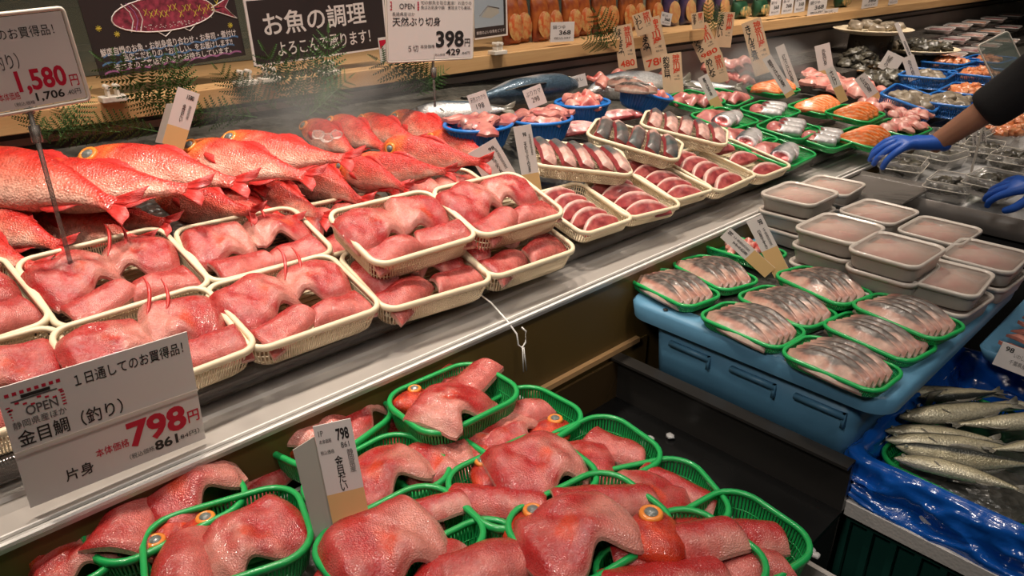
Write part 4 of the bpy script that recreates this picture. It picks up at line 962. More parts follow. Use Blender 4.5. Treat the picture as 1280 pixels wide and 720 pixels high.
for o_, z_, am in LV:
    lp = resample(rrect(bx1-bx0+2*o_, by1-by0+2*o_, .03 if o_ > -.03 else .012, z_, 5), 10) if False else rrect(bx1-bx0+2*o_, by1-by0+2*o_, max(.012, .03+o_*.1), z_, 5)
    pts = []
    for i in range(len(lp)):
        a, b = lp[i], lp[(i+1) % len(lp)]; k = 64 if i % 6 == 5 else 1
        pts += [a.lerp(b, j/k) for j in range(k)]
    rr = []
    for p in pts:
        w = 1-2.6*abs(noise.noise(V((p.x*13+z_*26, p.y*13-z_*20, z_*24))))-.8*abs(noise.noise(V((p.x*34-z_*40, p.y*34, z_*44)))); w -= .4; q = p.copy(); d = V((p.x, p.y, 0)).normalized()
        rr.append(q+d*w*.010*am+V((0, 0, .007*w*am))+(V((0, 0, .02*noise.noise(V((p.x*14, p.y*14, 5))))) if o_ > .02 else V((0, 0, 0))))
    rg.append(rr)
m.loft(rg, caps=True)
bag = link('blue_bag', m.mesh('blue_bag', BAG), None, T(cx, cy, 0)); tag(bag, 'crumpled shiny blue plastic bag lining the foam box of sardines', 'plastic bag'); pass
cr = empty('plastic_crate', T(cx, cy, 0), 'dark green plastic crates stacked under the foam box', 'crate')
m = MB()
for z in (.02, .27, .295, .565): m.box((0, 0, z), (bx1-bx0, by1-by0, .02))
for z0 in (.145, .43):
    for i in range(12): m.box((-(bx1-bx0)/2+.01, -(by1-by0)/2+.02+i*(by1-by0-.04)/11, z0), (.015, .012, .26))
    for i in range(14):
        m.box((-(bx1-bx0)/2+.02+i*(bx1-bx0-.04)/13, (by1-by0)/2-.01, z0), (.012, .015, .26)); m.box((-(bx1-bx0)/2+.02+i*(bx1-bx0-.04)/13, -(by1-by0)/2+.01, z0), (.012, .015, .26))
    m.box((0, 0, z0), (bx1-bx0-.05, by1-by0-.05, .25))
link('crate_body', m.mesh('crate_body', CRATE, False), cr)
GSD = 'sardines in the blue bag'
BKM = basket_meshes(('sd', .34, .26), .36, .27, .03, .05, GREEN, .004, .007, .9, False)
p = atz(1225, 555, .69); e = empty('green_basket', T(p.x+.0, p.y-.02, .650) @ R(-4), 'shallow green basket under the sardines in the blue bag', 'basket'); link('rim', BKM[0], e, T(0, 0, .03)); link('lattice', BKM[1], e, T(0, 0, .03))
m = MB(); m.loft([[V((q.x, q.y, z)) for q in rrect(.31, .22, .04, 0, 5)] for z in (.002, .014)]); tag(link('basket_ice', m.mesh('basket_ice', ICE), e), kind='stuff')
pl = lambda px, py, dz: atz(px, py, dz)
SD = [((1125, 489), (1268, 496), 0.698, 0, -1, 'pale sardine at the back with its belly toward the wall'), ((1150, 497), (1262, 490), 0.706, 1, 1, 'sardine crossing the back one, tail to the right'), ((1290, 505), (1195, 512), 0.700, 2, 1, 'sardine at the back right, head out of the photo'),
      ((1126, 522), (1292, 506), 0.712, 0, -1, 'plump speckled sardine in the second row, head to the left'), ((1340, 520), (1182, 537), 0.708, 3, 1, 'sardine whose body widens to the right photo edge'), ((1106, 537), (1262, 548), 0.700, 1, -1, 'slim pale sardine in the third row, head left'),
      ((1108, 549), (1290, 560), 0.702, 2, -1, 'sardine right below the slim pale one'), ((1120, 560), (1315, 590), 0.712, 0, -1, 'dark-backed sardine with a black stripe along it'), ((1118, 570), (1300, 612), 0.706, 4, -1, 'foremost sardine, silvery yellow with its whole side visible'),
      ((1330, 548), (1232, 568), 0.706, 3, 1, 'sardine at the right under the dark-backed one'), ((1150, 486), (1166, 520), .70, 1, 1, 'short fish tail sticking up at the back left')]
for i, (a, b, z, var, ds, lab) in enumerate(SD[:-1]):
    fish('sardine', a, b, lab, 'sardine', GSD, var, ds, -8 if i != 7 else -55, z, surf=pl, name='sardine')
m = MB(); m.loft([[V((-.0, .008, .0)), V((0, -.008, 0)), V((.003, -.008, 0)), V((.003, .008, 0))], [V((-.004, .010, .03)), V((-.004, -.010, .03)), V((-.001, -.01, .03)), V((-.001, .01, .03))], [V((-.012, .016, .05)), V((-.012, -.016, .05)), V((-.010, -.016, .05)), V((-.010, .016, .05))]])
p = atz(1158, 512, .70); tag(link('tail_piece', m.mesh('tail_piece', FIN_G), None, T(*p) @ R(60)), 'dark fish tail sticking up at the back left of the sardines', 'fish tail')

# tray of reddish fillets at the right of the bag
p = atz(1240, 395, .775)
e = empty('grey_tray', T(p.x+.09, .165, .745), 'grey tray of long reddish fillets between the blue bag and the tub', 'tray')
m = MB(); tapered(m, .56, .30, .03, .02, .006, 0, .94); link('tray_body', m.mesh('tray_body', TUB), e)
st2 = MB()
for x in (-.09, .24):
    for y in (-.1, .1): st2.box((x, y, -.3725), (.03, .03, .745))
link('stand_legs', st2.mesh('stand_legs', DARKGREY, False), e)
redl = [lump_mesh(40+i, (.34, .10, .07), (.50, .20, .15), .22, .03) for i in range(3)]
for i in range(11):
    put('long_fillet', redl[i % 3], T(p.x-.14+.044*i, .175, .764) @ R(82+random.uniform(-3, 3)) @ R(20, 'X') @ S(1.05), 'long reddish brown fillet, %s from the left in the grey tray' % (ORD+['ninth', 'tenth', 'eleventh'])[i], 'fish fillet', 'long reddish fillets in the grey tray')

# ------------------------------------------------------------------ ice bin with packed shellfish, right of the containers
ib = empty('ice_bin', T(3.2, .62, 0), 'steel and plastic ice bin holding clear packs of dark shellfish', 'bin')
m = MB(); m.box((0, .0, .43), (1.7, .52, .84)); link('bin_base', m.mesh('bin_base', BLACKM, False), ib)
m = MB(); tapered(m, 1.74, .54, .09, .03, .006, .785, .97); link('bin_rim', m.mesh('bin_rim', GREYT), ib)
m = MB(); m.loft([[V((q.x, q.y, z)) for q in rrect(1.70, .51, .03, 0, 4)] for z in (.80, .862)]); tag(link('bin_ice', m.mesh('bin_ice', ICEB), ib), kind='stuff')
PK = {}
def pack(c, yw, label, n=5, seed=0, size=(.17, .13, .055), g='clear packs of dark shellfish'):
    L, W, H = size
    if not PK:
        m = MB(); m.loft([[V((p.x*s, p.y*s, z)) for p in rrect(L, W, .02, 0, 4)] for s, z in ((.82, 0), (.96, H*.6), (1, H*.6+.001), (1, H*.6+.004), (.9, H), (.88, H), (.95, H*.6), (.8, .002))]); PK['m'] = m.mesh('pack', CLEAR)
        m = MB(); m.tube([V((p.x, p.y, H*.6+.003)) for p in rrect(L, W, .02, 0, 4)], .0016, 6, loop=True, caps=False); m.tube([V((p.x*.89, p.y*.89, H)) for p in rrect(L, W, .02, 0, 4)], .001, 6, loop=True, caps=False); PK['r'] = m.mesh('pack_rim', CLIPW)
    M = T(*c) @ R(yw); e = empty('clear_pack', M, label, 'pack', g); link('pack_box', PK['m'], e); link('pack_rim', PK['r'], e)
    heap2(M @ T(0, 0, .022), L*.34, W*.32, shl, n, 'shellfish', 'dark shell in the '+label, 'shellfish', .95, seed, .012)
for i, (px, py, yw, lab) in enumerate([(1128, 213, 10, 'clear pack of dark shells directly below the gloved hand'), (1175, 200, -8, 'clear pack of dark shells behind the front ones'), (1188, 238, 5, 'clear pack of dark shells at the bin edge'), (1238, 248, -5, 'clear pack of dark shells held by the lower blue glove'),
                                       (1228, 192, 10, 'clear pack of dark shells beside the two upright white strips'), (1265, 205, 0, 'clear pack of dark shells at the right photo edge'), (1215, 170, 0, 'clear pack of grey shells behind the white strips'), (1180, 178, 20, 'clear pack of open shells under the forearm')]):
    p = atz(px, py, .885); pack((p.x, p.y, .868 if i != 3 else .90), yw, lab, 7, i)
for i, (px, py) in enumerate([(1245, 160), (1275, 152)]):
    p = atz(px, py, .90); M = T(p.x, p.y, .868); m = MB(); m.loft([[V((q.x*s, q.y*s, z)) for q in rrect(.26, .2, .02, 0, 4)] for s, z in ((.85, 0), (1, .03), (1.02, .031), (.82, .005))])
    tag(link('clear_tray', m.mesh('clear_tray', CLEAR), None, M), 'clear tray of orange shellfish by the right edge, %s one' % ('left', 'right')[i], 'tray'); heap2(M @ T(0, 0, .025), .11, .08, org, 16, 'shellfish', 'orange shellfish in the %s clear tray at the right edge' % ('left', 'right')[i], 'shellfish', 1.0, i+3)
m = MB(); m.loft([[V((q.x*s, q.y*s, z)) for q in rrect(.40, .24, .02, 0, 4)] for s, z in ((.95, 0), (1, .012), (.98, .014), (.93, .003))]); p = atz(1060, 210, .875); tag(link('clear_cover', m.mesh('clear_cover', RAIL), None, T(2.22, .80, .885)), 'flat clear plastic cover lying left of the gloved hand', 'cover')
cs = MB(); cs.box((0, 0, .44), (.16, .1, .88)); tag(link('bin_support', cs.mesh('bin_support', BLACKM, False), None, T(2.24, .80, 0)), 'dark support block under the clear cover beside the containers', 'support')

# ------------------------------------------------------------------ writing
TXC = {}
def textmesh(s, bold, vertical):
    k = (s, bold, vertical)
    if k not in TXC:
        c = bpy.data.curves.new('t', 'FONT'); c.body = '\n'.join(s) if vertical else s; c.offset = bold; c.resolution_u = 3
        c.align_x = 'CENTER' if vertical else 'LEFT'; c.space_line = 1.0 if not vertical else .82
        o = bpy.data.objects.new('t', c); COL.objects.link(o); dg = bpy.context.evaluated_depsgraph_get()
        me = bpy.data.meshes.new_from_object(o.evaluated_get(dg)); bpy.data.objects.remove(o)
        vs = [v.co.copy() for v in me.vertices]; fs = [tuple(p.vertices) for p in me.polygons]
        x0 = min(v.x for v in vs); x1 = max(v.x for v in vs); y0 = min(v.y for v in vs); y1 = max(v.y for v in vs)
        vs = [V((v.x-x0, v.y-y0, 0)) for v in vs]; TXC[k] = (vs, fs, x1-x0, y1-y0)
    return TXC[k]
class Sign:
    """writing laid out on a w x h sheet, coordinates from the top left corner in fractions"""
    def __init__(s, parent, w, h, z=.0015): s.p = parent; s.w = w; s.h = h; s.z = z; s.L = {}
    def t(s, txt, x0, y0, x1, y1, ink, bold=.0, vertical=False, rot=0):
        vs, fs, tw, th = textmesh(txt, bold, vertical); sx = (x1-x0)*s.w/tw; sy = (y1-y0)*s.h/th
        ox = -s.w/2+x0*s.w; oy = s.h/2-y1*s.h; c = V((ox+sx*tw/2, oy+sy*th/2, 0)); Rm = R(rot)
        pts = [Rm @ (V((ox+v.x*sx, oy+v.y*sy, 0))-c)+c for v in vs]
        s.L.setdefault(ink.name, (MB(), ink))[0].add([(p.x, p.y, s.z) for p in pts], fs)
    def bar(s, x0, y0, x1, y1, ink, dz=.0):
        s.L.setdefault(ink.name, (MB(), ink))[0].add([(-s.w/2+x*s.w, s.h/2-y*s.h, s.z+dz) for x, y in ((x0, y1), (x1, y1), (x1, y0), (x0, y0))], [(0, 1, 2, 3)])
    def line(s, pts, r, ink, dz=0.):
        s.L.setdefault(ink.name, (MB(), ink))[0].tube([(-s.w/2+x*s.w, s.h/2-y*s.h, s.z-.0002+dz) for x, y in pts], r, 4)
    def poly(s, pts, ink, dz=0.):
        s.L.setdefault(ink.name, (MB(), ink))[0].add([(-s.w/2+x*s.w, s.h/2-y*s.h, s.z+dz) for x, y in pts], [tuple(range(len(pts)))])
    def done(s):
        for n, (mb, ink) in s.L.items(): link('lettering', mb.mesh('lettering', ink, False, recalc=False), s.p)
def sheet(name, M, w, h, mt, label, cat, group=None, th=.002, curve=0.):
    e = empty(name, M, label, cat, group); m = MB(); m.box((0, 0, 0), (w, h, th)); link('sheet', m.mesh('sheet', mt, False), e); return e
def planeC(q, P0, up=.25):
    """card turned towards the aisle: frame from its four corner pixels, lying in the plane through P0"""
    n = (CAM-P0); n.z *= up; n.normalize(); P = []
    for p in q:
        d = ray(*p); P.append(CAM+d*((P0-CAM).dot(n)/d.dot(n)))
    c = sum(P, V())/4; ex = P[1]-P[0]+P[2]-P[3]; ey = P[0]-P[3]+P[1]-P[2]; w, h = ex.length/2, ey.length/2
    if h > w: ey.normalize(); ex = (ex-ey*ex.dot(ey)).normalized()
    return frame(c, ex, n), w, h
def planeY(q, y, flip=False):
    """q = TL,TR,BR,BL pixels of an upright card standing in the plane Y=y"""
    P = [aty(*p, y) for p in q]; c = sum(P, V())/4; ex = P[1]-P[0]+P[2]-P[3]; ey = P[0]-P[3]+P[1]-P[2]
    w = ex.length/2; ex = ex.normalized(); n = V((0, -1, 0)); ey2 = ey.normalized(); ey3 = (ey2-ex*ey2.dot(ex)).normalized()
    return frame(c, ex, ex.cross(ey3)), w, ey.length/2
def pole(top, bot, label, r=.0035):
    m = MB(); m.tube([bot, top], r, 10); m.tube([top-V((0, 0, .03)), top-V((0, 0, .055))], r*2.2, 10); m.tube([top-V((0, 0, .0)), top-V((0, 0, .012))], r*1.8, 10)
    return m
# the big 798 card
M, w, h = planeY([(-6, 488), (229, 418), (261, 547), (38, 637)], .935); M = M @ T(0, .002, 0)
e = sheet('price_card', M, w, h, PAPER, 'large white price card reading 798 yen leaning on the steel ledge', 'price card'); s = Sign(e, w, h)
s.t('１日通してのお買得品！', .36, .065, .96, .165, INK, .006); s.t('OPEN', .105, .19, .26, .265, INKG, .01); s.bar(.10, .095, .24, .12, INK); s.bar(.05, .125, .27, .135, INKG)
for i in range(16): s.bar(.03+.28*(i % 8)/8, .06 if i < 8 else .14+.02*(i % 3), .03+.28*(i % 8)/8+.02, .085 if i < 8 else .155+.02*(i % 3), INKR)
for i in range(5): s.bar(.02+.004*i, .16+.025*i, .04, .17+.025*i, INKR); s.bar(.28, .16+.025*i, .30, .17+.025*i, INKR)
s.t('静岡県産ほか', .03, .285, .29, .345, INKG); s.t('金目鯛（釣り）', .035, .365, .57, .495, INK, .008)
s.t('片身', .20, .80, .35, .905, INK, .010); s.t('本体価格', .375, .725, .56, .80, INKR, .006); s.t('798', .56, .60, .905, .83, INKR, .035); s.t('円', .915, .69, .985, .80, INKR, .015)
s.t('（税込価格', .545, .875, .69, .925, INKG); s.t('861', .695, .845, .835, .935, INK, .03); s.t('.84円）', .84, .87, .97, .92, INK)
s.done(); m = MB(); m.box((0, -h*.02, .0045), (w*1.0, .003, .0006)); link('fold_line', m.mesh('fold', CLIPW, False), e)
# 1580 sign on a pole
M, w, h = planeY([(-84, 34), (76, 11), (108, 124), (-60, 148)], 1.30); M = M @ T(0, 0, 0)
e = sheet('price_sign', M, w, h, PAPER, 'large white price sign reading 1580 yen on a pole among the whole fish', 'price sign'); s = Sign(e, w, h)
s.t('1日通してのお買得品！', .10, .12, .90, .24, INK); s.t('金目鯛（釣り）', .03, .38, .56, .56, INKG, .006); s.t('本体価格', .32, .80, .485, .89, INKR); s.t('1,580', .49, .58, .885, .86, INKR, .03); s.t('円', .905, .71, .975, .84, INKR, .01)
s.t('（税込価格', .42, .925, .58, .97, INKG); s.t('1,706', .60, .85, .83, .96, INK, .02); s.t('.40円', .85, .875, .965, .94, INK); s.done()
m = MB(); m.tube([V((p.x, p.y, -.001)) for p in rrect(w+.008, h+.008, .006, 0, 3)], .003, 6, loop=True, caps=False); link('sign_frame', m.mesh('sign_frame', CLIPW), e)
P0 = aty(35, 132, 1.305); link('pole', pole(P0, V((P0.x, 1.305, 1.05)), '').mesh('pole', RAIL), e, e.matrix_world.inverted())
# 398 sign
M, w, h = planeY([(481, -38), (592, -34), (589, 72), (487, 76)], 1.62)
e = sheet('price_sign', M, w, h, PAPER, 'white price sign reading 398 yen on a pole above the misty red fish', 'price sign'); s = Sign(e, w, h)
s.t('１日通してのお買得品', .3, .08, .95, .16, INK); s.t('OPEN', .13, .36, .30, .42, INKG, .01)
for i in range(5): s.bar(.03+.01*(i % 2), .34+.02*i, .05, .352+.02*i, INKR); s.bar(.33, .34+.02*i, .35, .352+.02*i, INKR)
s.t('旬の鮮魚を毎日直送！お造りの', .37, .325, .98, .37, INKG); s.t('魚はお刺身や鍋　煮物までも美味。', .37, .38, .98, .425, INKG)
s.t('長崎県産ほか', .05, .455, .30, .50, INKG); s.t('天然ぶり切身', .05, .51, .60, .61, INK, .008); s.t('５切', .22, .83, .335, .905, INK); s.t('本体価格', .36, .825, .53, .87, INK); s.t('398', .545, .67, .89, .87, INK, .035); s.t('円', .90, .77, .97, .865, INK, .012)
s.t('（税込価格', .52, .935, .655, .965, INKG); s.t('429', .665, .885, .845, .965, INK, .025); s.t('.84円', .86, .925, .97, .962, INK); s.done()
m = MB(); m.tube([V((p.x, p.y, -.001)) for p in rrect(w+.006, h+.006, .006, 0, 3)], .0028, 6, loop=True, caps=False); link('sign_frame', m.mesh('sign_frame', CLIPW), e)
P0 = aty(541, 70, 1.625); link('pole', pole(P0, V((P0.x, 1.625, 1.08)), '').mesh('pole', RAIL), e, e.matrix_world.inverted())
# chalkboard with a drawn fish
M, w, h = planeY([(88, -38), (284, -62), (304, 73), (123, 95)], 1.90)
e = sheet('chalkboard', M, w, h, BOARD, 'black chalkboard with a drawn red fish and white handwriting on the shelf', 'chalkboard', th=.004); s = Sign(e, w, h, .0026)
import math as _m
def P_(x, y): return (x, y)
out = [(.16+.34*(1-_m.cos(t))*1.0, .50-.17*_m.sin(t)) for t in [PI*i/14 for i in range(15)]]; low = [(.16+.34*(1-_m.cos(t)), .50+.15*_m.sin(t)) for t in [PI-PI*i/14 for i in range(15)]]
s.poly(out+low[1:-1], CHALKR); s.line([(x, y) for x, y in out], .0016, CHALK); s.line(low, .0016, CHALK)
s.poly([(.82, .49), (.97, .40), (.92, .50)], CHALKR, .0001); s.poly([(.82, .51), (.92, .50), (.99, .62)], CHALKR, .0001)
s.line([(.82, .49), (.97, .40), (.92, .50), (.99, .62), (.82, .51)], .0014, CHALK); s.line([(.42, .64), (.47, .70), (.52, .65)], .0014, CHALK); s.line([(.60, .64), (.64, .68), (.70, .61)], .0012, CHALK)
for k in range(3): s.line([(.24+.03*k, .36), (.28+.03*k, .44), (.29+.03*k, .52), (.26+.03*k, .62)], .0015, CHALK if k != 1 else CHALKP)
rn = random.Random(3)
for i in range(16):
    x = .38+.036*i*.9; y = .44+.08*rn.random()
    for a in (-1, 1): s.line([(x-.012, y-.03*a), (x+.012, y+.03*a)], .0010, CHALKY)
for i in range(60):
    x = .20+.62*rn.random(); y = .575+.04*rn.random()-.25*(x-.5)**2; s.bar(x, y, x+.005, y+.008, CHALK, .0002)
for x, y in ((.07, .55), (.17, .62), (.93, .68)):
    for a in range(4): s.line([(x-.018*_m.cos(a*.8), y-.028*_m.sin(a*.8)), (x+.018*_m.cos(a*.8), y+.028*_m.sin(a*.8))], .0009, CHALKY)
for j, (y, ink, a, b) in enumerate(((.80, CHALKB, .05, .97), (.875, CHALKB, .03, .93), (.955, CHALKP, .03, .97))):
    W__ = [(lerp(a, b, i/60), y-.020*abs(_m.sin(i*.52))) for i in range(61)]
    for i in range(60): s.poly([(W__[i][0], W__[i][1]+.018), (W__[i+1][0], W__[i+1][1]+.018), W__[i+1], W__[i]], ink, -.0003)
s.t('鮮度自慢のお魚・お刺身盛り合わせ・お寿司・煮付け', .04, .725, .96, .80, CHALK, .012, rot=.5); s.t('当店こだわりの〝おいしい〟をお届けします!!', .17, .805, .92, .875, CHALK, .012); s.t('皆さまのご来店を心よりお待ちしています。', .10, .885, .90, .95, CHALK, .012); s.done()
# white on black cooking sign
M, w, h = planeY([(300, 4), (476, -19), (487, 63), (321, 79)], 1.88)
e = sheet('notice_board', M, w, h, CHALK, 'dark notice board with white brush lettering and white border on the shelf', 'notice board', th=.004); s = Sign(e, w, h, .0026)
s.bar(.015, .03, .985, .97, BOARD, -.0004)
s.t('お魚の調理', .10, .20, .84, .56, PAPER, .014, rot=1); s.t('よろこんで承ります！', .17, .66, .86, .88, PAPER, .010, rot=1); s.done()
# small framed picture behind the 398 sign
M, w, h = planeY([(592, -24), (632, -27), (635, 44), (592, 50)], 1.92)
e = sheet('picture_card', M, w, h, PAPER, 'small framed notice with a pale fish drawing right of the 398 sign', 'notice', th=.004); s = Sign(e, w, h, .0026); s.bar(.0, .05, .95, .97, BOARD, -.0004); s.bar(.0, .10, .88, .80, mat('pale_blue_print', (.36, .42, .48), .5), -.0002)
s.poly([(.2, .62), (.4, .45), (.7, .48), (.75, .58), (.5, .66)], PAPER_G); s.line([(.15, .6), (.4, .44), (.75, .5)], .0015, INKG); s.t('鮮度のよいお魚をどうぞ', .05, .86, .9, .92, CHALK); s.done()
M, w, h = planeY([(472, 48), (487, 45), (490, 76), (476, 78)], 1.84); e = sheet('small_card', M, w, h, PAPER, 'small card with a red top corner left of the 398 sign', 'card'); s = Sign(e, w, h); s.poly([(.05, .1), (.9, .1), (.1, .45)], INKR)
for i in range(5): s.bar(.3, .5+.09*i, .9, .53+.09*i, INKG)
s.done()
# shelf clips
for i, (px, py) in enumerate([(138, 106), (305, 90), (335, 82), (410, 80), (622, 53)]):
    p = aty(px, py, 1.83); m = MB(); m.box((0, 0, .006), (.055, .035, .012)); 
    for x in (-.010, .010): m.box((x, 0, .022), (.006, .022, .026)); m.tube([(x, -.012, .032), (x, .012, .032)], .006, 10)
    o = link('sign_clip', m.mesh('sign_clip', CLIPW, False), None, T(p.x, 1.83, SHZ+.0005)); bevel(o, .0015); tag(o, 'white plastic sign clip on the shelf edge, '+['under the left end of the chalkboard', 'between chalkboard and notice board', 'under the left end of the notice board', 'under the right end of the notice board', 'right of the 398 sign'][i], 'clip', 'white sign clips')

# small white cards with tan bases
def small_card(q, anchor, label, lines, big=None, tan=.35, dz=.05, z=None, back=None, group='small white cards with tan bases', y=None):
    p = onbed(*anchor, dz) if z is None else atz(*anchor, z)
    M, w, h = planeC(q, p); n_ = M.col[2].to_3d(); e = sheet('small_card', M, w, h, PAPER, label, 'card', group); s = Sign(e, w, h)
    if tan: s.bar(0, 1-tan, 1, 1, CARDTAN, -.0003)
    for a in lines: s.t(*a)
    s.done()
    if back:
        P = [CAM+ray(*b)*((p-n_*.004-CAM).dot(n_)/ray(*b).dot(n_)) for b in back]; m = MB(); m.loft([P, [b-n_*.002 for b in P]]); link('backing', m.mesh('backing', PAPER_G, False), e, e.matrix_world.inverted())
    return e
v = True
small_card([(391, 537), (438, 519), (462, 652), (420, 668)], (440, 665), 'small white and tan card reading 798 standing in the green baskets', [('798', .55, .06, .88, .17, INK, .03), ('1P', .1, .05, .22, .1, INKG), ('本体価格', .08, .13, .4, .17, INKG), ('861', .62, .19, .84, .24, INK), ('税込価格', .06, .23, .42, .27, INKG), ('金目だい', .38, .30, .60, .63, INK, .012, v), ('静岡県産', .74, .26, .90, .48, INKG, 0, v)], tan=.36, z=.86, back=[(366, 563), (393, 546), (420, 664), (398, 690)])
small_card([(222, 113), (250, 113), (230, 186), (202, 180)], (215, 182), 'small white and tan card reading 1580 standing behind the whole red fish', [('1580', .5, .07, .82, .15, INK, .02), ('金目だい', .42, .24, .58, .55, INK, .01, v), ('静岡県産', .70, .24, .82, .48, INKG, 0, v)], dz=.10, back=[(208, 130), (222, 129), (206, 180), (194, 178)])
small_card([(641, 158), (664, 156), (677, 238), (656, 241)], (666, 240), 'upright small white and tan card left of the raised silver slices', [('98', .45, .1, .65, .16, INK, .02), ('天然ぶり切身', .42, .24, .60, .70, INK, .01, v), ('長崎県産', .75, .14, .88, .45, INKG, 0, v)], dz=.03, tan=.28)
small_card([(587, 192), (617, 172), (650, 222), (612, 240)], (640, 240), 'tilted small white card leaning on the upright one', [('98', .62, .12, .82, .2, INK, .02), ('天然ぶりあら', .55, .25, .68, .85, INK, .01, v), ('長崎県産', .78, .2, .88, .7, INKG, 0, v)], dz=.03, tan=.0)
small_card([(583, 119), (607, 113), (615, 138), (592, 145)], (605, 145), 'small white card stuck in the leftmost blue basket', [('天然ぶりアラ', .1, .15, .9, .4, INKG), ('198', .3, .5, .7, .75, INK)], dz=.07, tan=0)
small_card([(652, 112), (676, 106), (684, 128), (662, 137)], (672, 137), 'small white card stuck in the second blue basket', [('ぶりカマ', .1, .15, .9, .4, INKG), ('298', .3, .5, .7, .75, INK)], dz=.07, tan=0)
small_card([(706, 99), (729, 92), (737, 106), (712, 112)], (722, 112), 'small white card stuck in the third blue basket', [('切落し', .15, .2, .85, .5, INKG)], dz=.07, tan=0)
small_card([(872, 98), (884, 92), (906, 138), (893, 141)], (900, 140), 'narrow white and tan card stuck between silver fish halves', [('真さば半身', .35, .05, .65, .55, INK, .01, v)], dz=.04, tan=.38)
small_card([(936, 73), (964, 70), (1003, 128), (986, 132)] if False else [(951, 73), (965, 69), (993, 118), (984, 122)], (988, 120), 'narrow white card, left one of two before the tall paper tag', [('銀さけ切身', .3, .08, .7, .75, INK, .01, v)], dz=.05, tan=.1)
small_card([(969, 58), (980, 56), (1000, 108), (989, 114)], (992, 112), 'narrow white card, right one of two before the tall paper tag', [('紅さけ切身', .3, .2, .7, .85, INK, .01, v)], dz=.05, tan=0)
small_card([(1018, 57), (1037, 54), (1043, 90), (1024, 95)], (1032, 94), 'upright small white card behind the pink fish heap', [('赤魚切身', .4, .15, .65, .7, INKG, .01, v)], dz=.06, tan=.15)
small_card([(1031, 86), (1042, 83), (1061, 126), (1049, 129)], (1054, 127), 'narrow white and tan card leaning over the salmon', [('さけ', .3, .08, .7, .5, INKG, .01, v)], dz=.05, tan=.45)
small_card([(1067, 97), (1082, 93), (1103, 122), (1089, 128)], (1094, 126), 'slanting small white card stuck in the pink pieces', [('たら切身', .3, .05, .7, .65, INKG, .01, v)], dz=.05, tan=.2)
small_card([(1110, 63), (1131, 72), (1118, 92), (1096, 85)], (1108, 90), 'tilted small white card left of the front blue basket', [('はまぐり', .2, .2, .5, .8, INKG, .01, v)], dz=.05, tan=0)
small_card([(1127, 72), (1142, 69), (1152, 98), (1136, 101)], (1145, 99), 'small white card standing in the front blue basket', [('あさり貝', .35, .15, .65, .8, INKG, .01, v)], dz=.06, tan=0)
small_card([(1118, 28), (1123, 29), (1150, 92), (1144, 93)], (1147, 92), 'tall thin white stick card in the blue baskets', [('産地直送', .3, .35, .8, .8, INKG, 0, v)], dz=.05, tan=.0)
small_card([(1215, 164), (1221, 163), (1223, 194), (1217, 196)], (1220, 195), 'left one of two upright white strips among the clear packs', [('かき貝', .2, .15, .8, .85, INK, .01, v)], z=.88, tan=0)
small_card([(1225, 160), (1232, 158), (1234, 188), (1227, 190)], (1230, 190), 'right one of two upright white strips among the clear packs', [('あわび', .2, .15, .8, .85, INK, .01, v)], z=.88, tan=0)
small_card([(900, 292), (911, 283), (968, 338), (961, 347)] if False else [(900, 298), (913, 283), (968, 336), (957, 346)], (962, 345), 'left small white and tan card at the back of the blue tub', [('98', .58, .03, .85, .12, INK, .02, False), ('すずき切身', .25, .2, .5, .52, INK, .01, v), ('千葉県産', .6, .15, .8, .5, INKG, 0, v)], z=TZ+.015, tan=.45)
small_card([(932, 275), (953, 270), (988, 340), (968, 347)], (978, 345), 'right small white and tan card at the back of the blue tub', [('98', .6, .05, .85, .14, INK, .02, False), ('切身すずき', .3, .2, .5, .52, INK, .01, v), ('千葉県産', .65, .2, .82, .5, INKG, 0, v)], z=TZ+.015, tan=.46)
small_card([(1242, 426), (1288, 441), (1290, 473), (1252, 456)], (1252, 456), 'small white card at the right photo edge by the reddish fillets', [('98', .15, .1, .4, .3, INK, .02), ('いわし丸干', .45, .25, .95, .45, INKG), ('千葉県産', .4, .55, .9, .75, INKG)], z=.78, tan=0)
# buff paper tags with red and black brush writing
def tagp(q, anchor, lab, black, red, price=None, dz=.06, bk=.45):
    p = onbed(*anchor, dz); M, w, h = planeC(q, p); e = sheet('paper_tag', M, w, h, TAGP, lab, 'paper tag', 'buff paper tags with brush writing', th=.0012); s = Sign(e, w, h, .001)
    s.t(black, .08, .06, .42, .72, INK, .018, True); s.t(red, .54, .04, .92, .52, INKO, .018, True)
    if price: s.t(price, .12, .78, .9, .93, INKO, .02)
    s.t('一尾', .58, .56, .85, .61, INKG); s.t('税込', .58, .64, .88, .68, INKG); s.done()
tagp([(766, 31), (789, 32), (797, 88), (774, 86)], (786, 88), 'buff paper tag leftmost, beginning with a square character above the tilted basket', 'ほうぼう鯛', '神奈川産', '480')
tagp([(792, 28), (822, 20), (838, 92), (806, 98)] if False else [(791, 48), (801, 28), (822, 22), (826, 90)] if False else [(793, 26), (824, 21), (838, 84), (806, 88)], (815, 88), 'large shaded buff paper tag with thick black writing, second from left', 'めばる鯛', '神奈川産', '780', dz=.07)
tagp([(790, 18), (812, 13), (820, 40), (796, 45)], (805, 60), 'buff paper tag at the back, mostly hidden by the large shaded one', 'いわし', '神奈川', None, dz=.12)
tagp([(826, 67), (851, 66), (855, 114), (829, 118)], (840, 117), 'short square-cut buff paper tag with bold red writing above green trays', '釣金目鯛', '神奈川産', None, dz=.05)
tagp([(864, 13), (879, 18), (880, 38), (866, 34)], (872, 50), 'small buff paper tag at the back near the shelf edge', 'かます', '神奈川', None, dz=.12)
tagp([(858, 37), (883, 31), (904, 68), (874, 76)], (888, 80), 'slanted buff paper tag above the pointed one', 'のどぐろ', '神奈川', '980', dz=.08)
